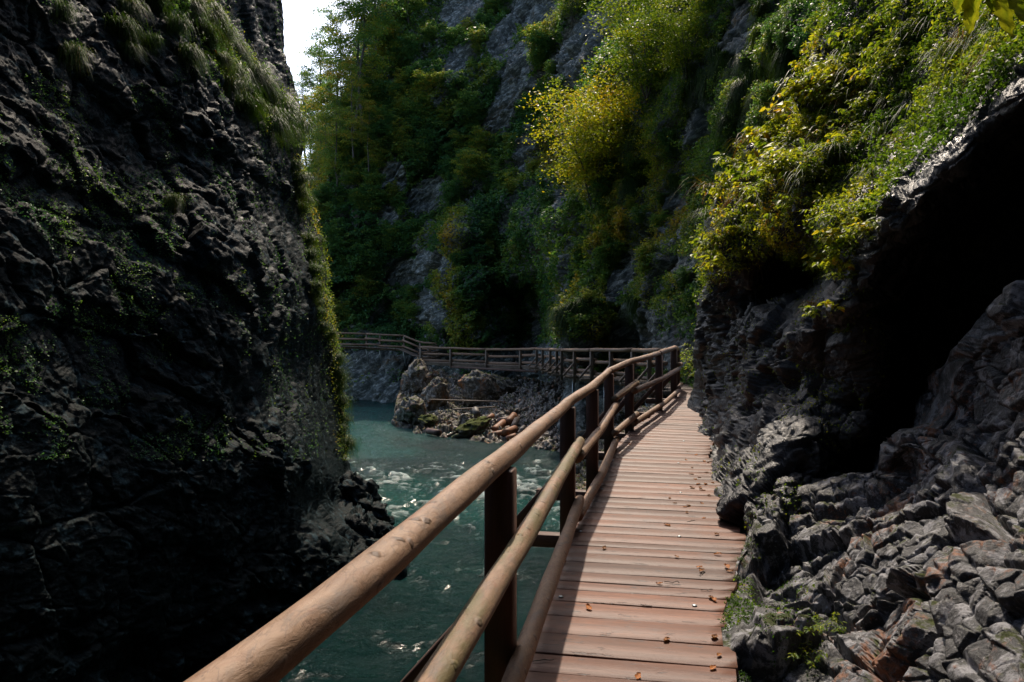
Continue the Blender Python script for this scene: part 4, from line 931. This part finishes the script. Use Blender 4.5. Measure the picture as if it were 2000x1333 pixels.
zones = [(62, [(1400,520),(1400,430),(1450,340),(1520,270),(1580,200),(1620,130)], 28, (0,1,3), 'yellow green broad leaved plant glowing at the outer edge of the right slope', 'sunlit plants at the edge of the right slope'),
         (64, [(1460,430),(1520,370),(1580,300),(1640,200),(1680,120)], 36, (1,2,0), 'leafy plant in the middle of the sunlit slope', 'plants in the middle of the right slope'),
         (44, [(1700,150),(1780,100),(1860,60),(1650,30),(1600,20)], 40, (2,4), 'green plant high on the right slope among the sedge', 'plants high on the right slope'),
         (24, [(1650,420),(1640,470),(1625,520),(1620,570),(1610,620),(1700,400)], 18, (1,3,2), 'plant hanging down the rock above the black hollow', 'plants above the black hollow')]
for (n, line, jit, ks, lab, grp) in zones:
    Ln = np.array(line, float)
    for i in range(n):
        f = pr_.random()*(len(Ln)-1); i0 = min(int(f), len(Ln)-2); q = Ln[i0]*(1-(f-i0)) + Ln[i0+1]*(f-i0) + pr_.normal(size=2)*jit
        p, nn = S_r.at(q[0]+18, q[1]); inst(plants[ks[i % len(ks)]], p + nn*.06, pr_.uniform(.4, 1.0)*p[1]/8*.85, None, lab, grp, 'plant')
sed = [make_tuft('sedge_tuft', 46, .52, s, droop=1.0, w=.008, spread=.8, base=.04, dirb=(-.35, -.3, .25), tm=t_) for s, t_ in ((81, .35), (82, .5), (83, .9), (84, .42))]
for i in range(54):
    x = pr_.uniform(1400, 1960); yc = interp(x, [(1380,470),(1500,340),(1600,250),(1750,200),(1960,90)]); y = yc + pr_.normal()*75
    if y > interp(x, [(1370,570),(1500,480),(1560,500),(1650,480),(1700,430),(1800,320),(1900,230),(2050,90)]) : continue
    p, nn = S_r.at(x, y); inst(sed[i % 4], p + nn*.03, pr_.uniform(.6, 1.2)*p[1]/7, pr_.uniform(-.9, .9), 'arching sedge tuft with long blades on the sunlit right slope', 'sedge tufts on the right slope', 'sedge tuft')
for i, (x, y) in enumerate([(1630,440),(1610,480),(1600,600),(1640,540),(1380,420),(1395,500),(1405,555),(1365,410)]):
    p, nn = S_r.at(x, y); inst(sed[i % 4], p + nn*.03, .6*p[1]/7, pr_.uniform(-.9, .9), 'sedge tuft drooping over the dark hollow under the right slope', 'sedge tufts over the hollow', 'sedge tuft')
for i, (x, y) in enumerate([(1452,1010),(1460,1060),(1448,1090),(1440,1130),(1428,1170),(1424,1200),(1420,1240),(1470,1000),(1425,1290)]):
    p, nn = S_o.at(x, y); inst(sed[(i*3) % 2], p, .20*p[1]/5, None, 'small grass tuft where the outcrop meets the planks', 'grass tufts along the plank edge', 'grass tuft')
for i, (x, y) in enumerate([(1600,1225),(1570,1245),(1620,1240),(1585,1300),(1560,1290),(1590,1260)]):
    p, nn = S_o.at(x, y); inst(plants[(4, 2)[i % 2]], p, .28, None, 'small dark green seedling on the shaded foot of the outcrop', 'seedlings on the outcrop', 'plant')
for i, (x, y) in enumerate([(1366,720),(1372,700),(1352,715),(1345,730),(1378,690),(1340,745)]):
    p = W(x, y, 17.5 + i*.2).reshape(3); inst(plants[(2, 4)[i % 2]], p, 1.1, None, 'green herb clump behind the far end of the near boardwalk', 'herbs at the boardwalk bend', 'plant')

# big leaves hanging into the top right corner
hb = empty('hanging_branch', at(1960, -40, 1.9), label='branch with big yellow green toothed leaves hanging into the top right corner', cat='branch')
bp_ = [at(2150,-190,2.2), at(2040,-90,2.0), at(1960,-30,1.9), at(1900,-20,1.85)]
b = MB(); V, F, A = tube(np.array(bp_), [.008, .006, .004, .002], 6); b.add(V, F, A); child(b.build('twig', M['bark'], None, smooth=True), hb)
def big_leaf(base, tip, width, nrm, t0, seed):
    base, tip = np.array(base), np.array(tip); D = tip-base; L = np.linalg.norm(D); D = D/L; S = unit(np.cross(D, nrm)); N = np.cross(S, D); V = []; n = 14
    for i in range(n):
        t = i/(n-1); w = width*(math.sin(math.pi*t**.75)**.9)*(1 + .07*((i % 2)*2-1))*.5
        for s in (-1, -.5, 0, .5, 1): V.append(base + D*L*t + S*w*s + N*(.22*abs(s)*w + .004*math.sin(i*1.7+abs(s)*3) - .15*L*t*t))
    F = [[i*5+j, i*5+5+j, i*5+6+j, i*5+1+j] for i in range(n-1) for j in range(4)]
    tt = np.array([t0 + (-.18 if j == 2 else 0) for i in range(n) for j in range(5)])
    return child(mk('leaf', V, F, M['leaf_near'], None, {'tint': tt}, True), hb)
for k, (bs, tp, w, t0) in enumerate([((1918,-24),(1868,80),.070,.74),((1900,-30),(1846,34),.055,.66),((1962,-30),(1958,90),.066,.72),((1985,-40),(2000,66),.055,.6),((1940,-40),(1922,34),.055,.5),((2010,-60),(2045,60),.06,.55)]):
    big_leaf(at(*bs, 1.85), at(*tp, 1.80), w, np.array([.15*(k % 2), .9, .6]), t0, k)

# --- fallen leaves and twigs on the deck
def dead_leaf(seed):
    r = np.random.default_rng(seed); n = 9; V = []
    for i in range(n):
        t = i/(n-1); w = .028*(math.sin(math.pi*t)**.7 + .03)*(1 + .25*r.normal()*.5)
        for s in (-1, -.4, .4, 1): V.append((t*.075-.0375, w*s*.7, .002 + .010*abs(s)**1.5*(1+r.normal()*.3) + .004*(1+math.sin(t*4+seed))))
    F = [[i*4+j, i*4+4+j, i*4+5+j, i*4+1+j] for i in range(n-1) for j in range(3)]
    return mk('fallen_leaf', V, F, M['dead_leaf'], None, {'tint': np.full(len(V), r.random()) + r.normal(size=len(V))*.06})
dl = [dead_leaf(s) for s in range(7)]
Pn, dn = polyl(POSTS)
def deck_z(y): return float(np.interp(y, [p[1] for p in POSTS], [p[2] for p in POSTS])) - RH
hero = [(1038,1268),(1102,1101),(1180,1073),(1303,1028),(1366,1110),(1370,1113),(1388,1170),(1395,1174),(1302,1253),(1395,1248),(1392,1308),(1246,1325),(1404,1283),(1318,985),(1338,992),(1345,990),(1342,1003),(1375,1014),(1371,985),(1371,1118),(1380,925),(1364,948),(1368,955),(1352,955),(1358,938),(1392,945),(1350,928),(1383,905),(1375,903),(1352,870),(1345,885),(1230,868),(1255,822),(1308,975),(1400,1046),(1420,1110),(1425,1118),(1385,970),(1340,900),(1360,890),(1372,960),(1335,860),(1402,1085),(1322,1090),(1136,991),(1288,1142),(1150,1190),(1352,915),(1366,935),(1378,948)]
for i, (x, y) in enumerate(hero):
    z = -1.6
    for _ in range(4): d = -z*FPX/(y-666.5); z = deck_z(d)
    q = W(x, y, d).reshape(3); o = dl[i] if i < 7 else dl[i % 7].copy()
    if i >= 7: COL.objects.link(o)
    o.location = (q[0], q[1], z + .004); s = random.uniform(.5, .95); o.scale = (s, s, s); o.rotation_euler = (random.uniform(-.15, .15), random.uniform(-.15, .15), random.uniform(0, 6.28))
    tag(o, 'curled brown leaf fallen on the planks', 'fallen leaf', 'fallen leaves on the boardwalk')
for i, (x, y, a, L) in enumerate([(1372,1122,1.0,.12),(1312,1140,-.2,.10),(1380,1155,.1,.08),(1262,1185,-.4,.07),(1060,1295,.2,.12),(1350,1020,.5,.1)]):
    d = 1.64*FPX/(y-666.5); q = W(x, y, d).reshape(3); q[2] = deck_z(d) + .008; v = np.array([math.cos(a), math.sin(a), 0])*L/2
    bq = MB(); V, F, A = tube(curve(q-v, q+v, .003, 6, .006), .0025, 5); bq.add(V, F, A); bq.build('twig', M['bark'], label='thin dry twig lying on the planks', cat='twig', group='twigs on the boardwalk')
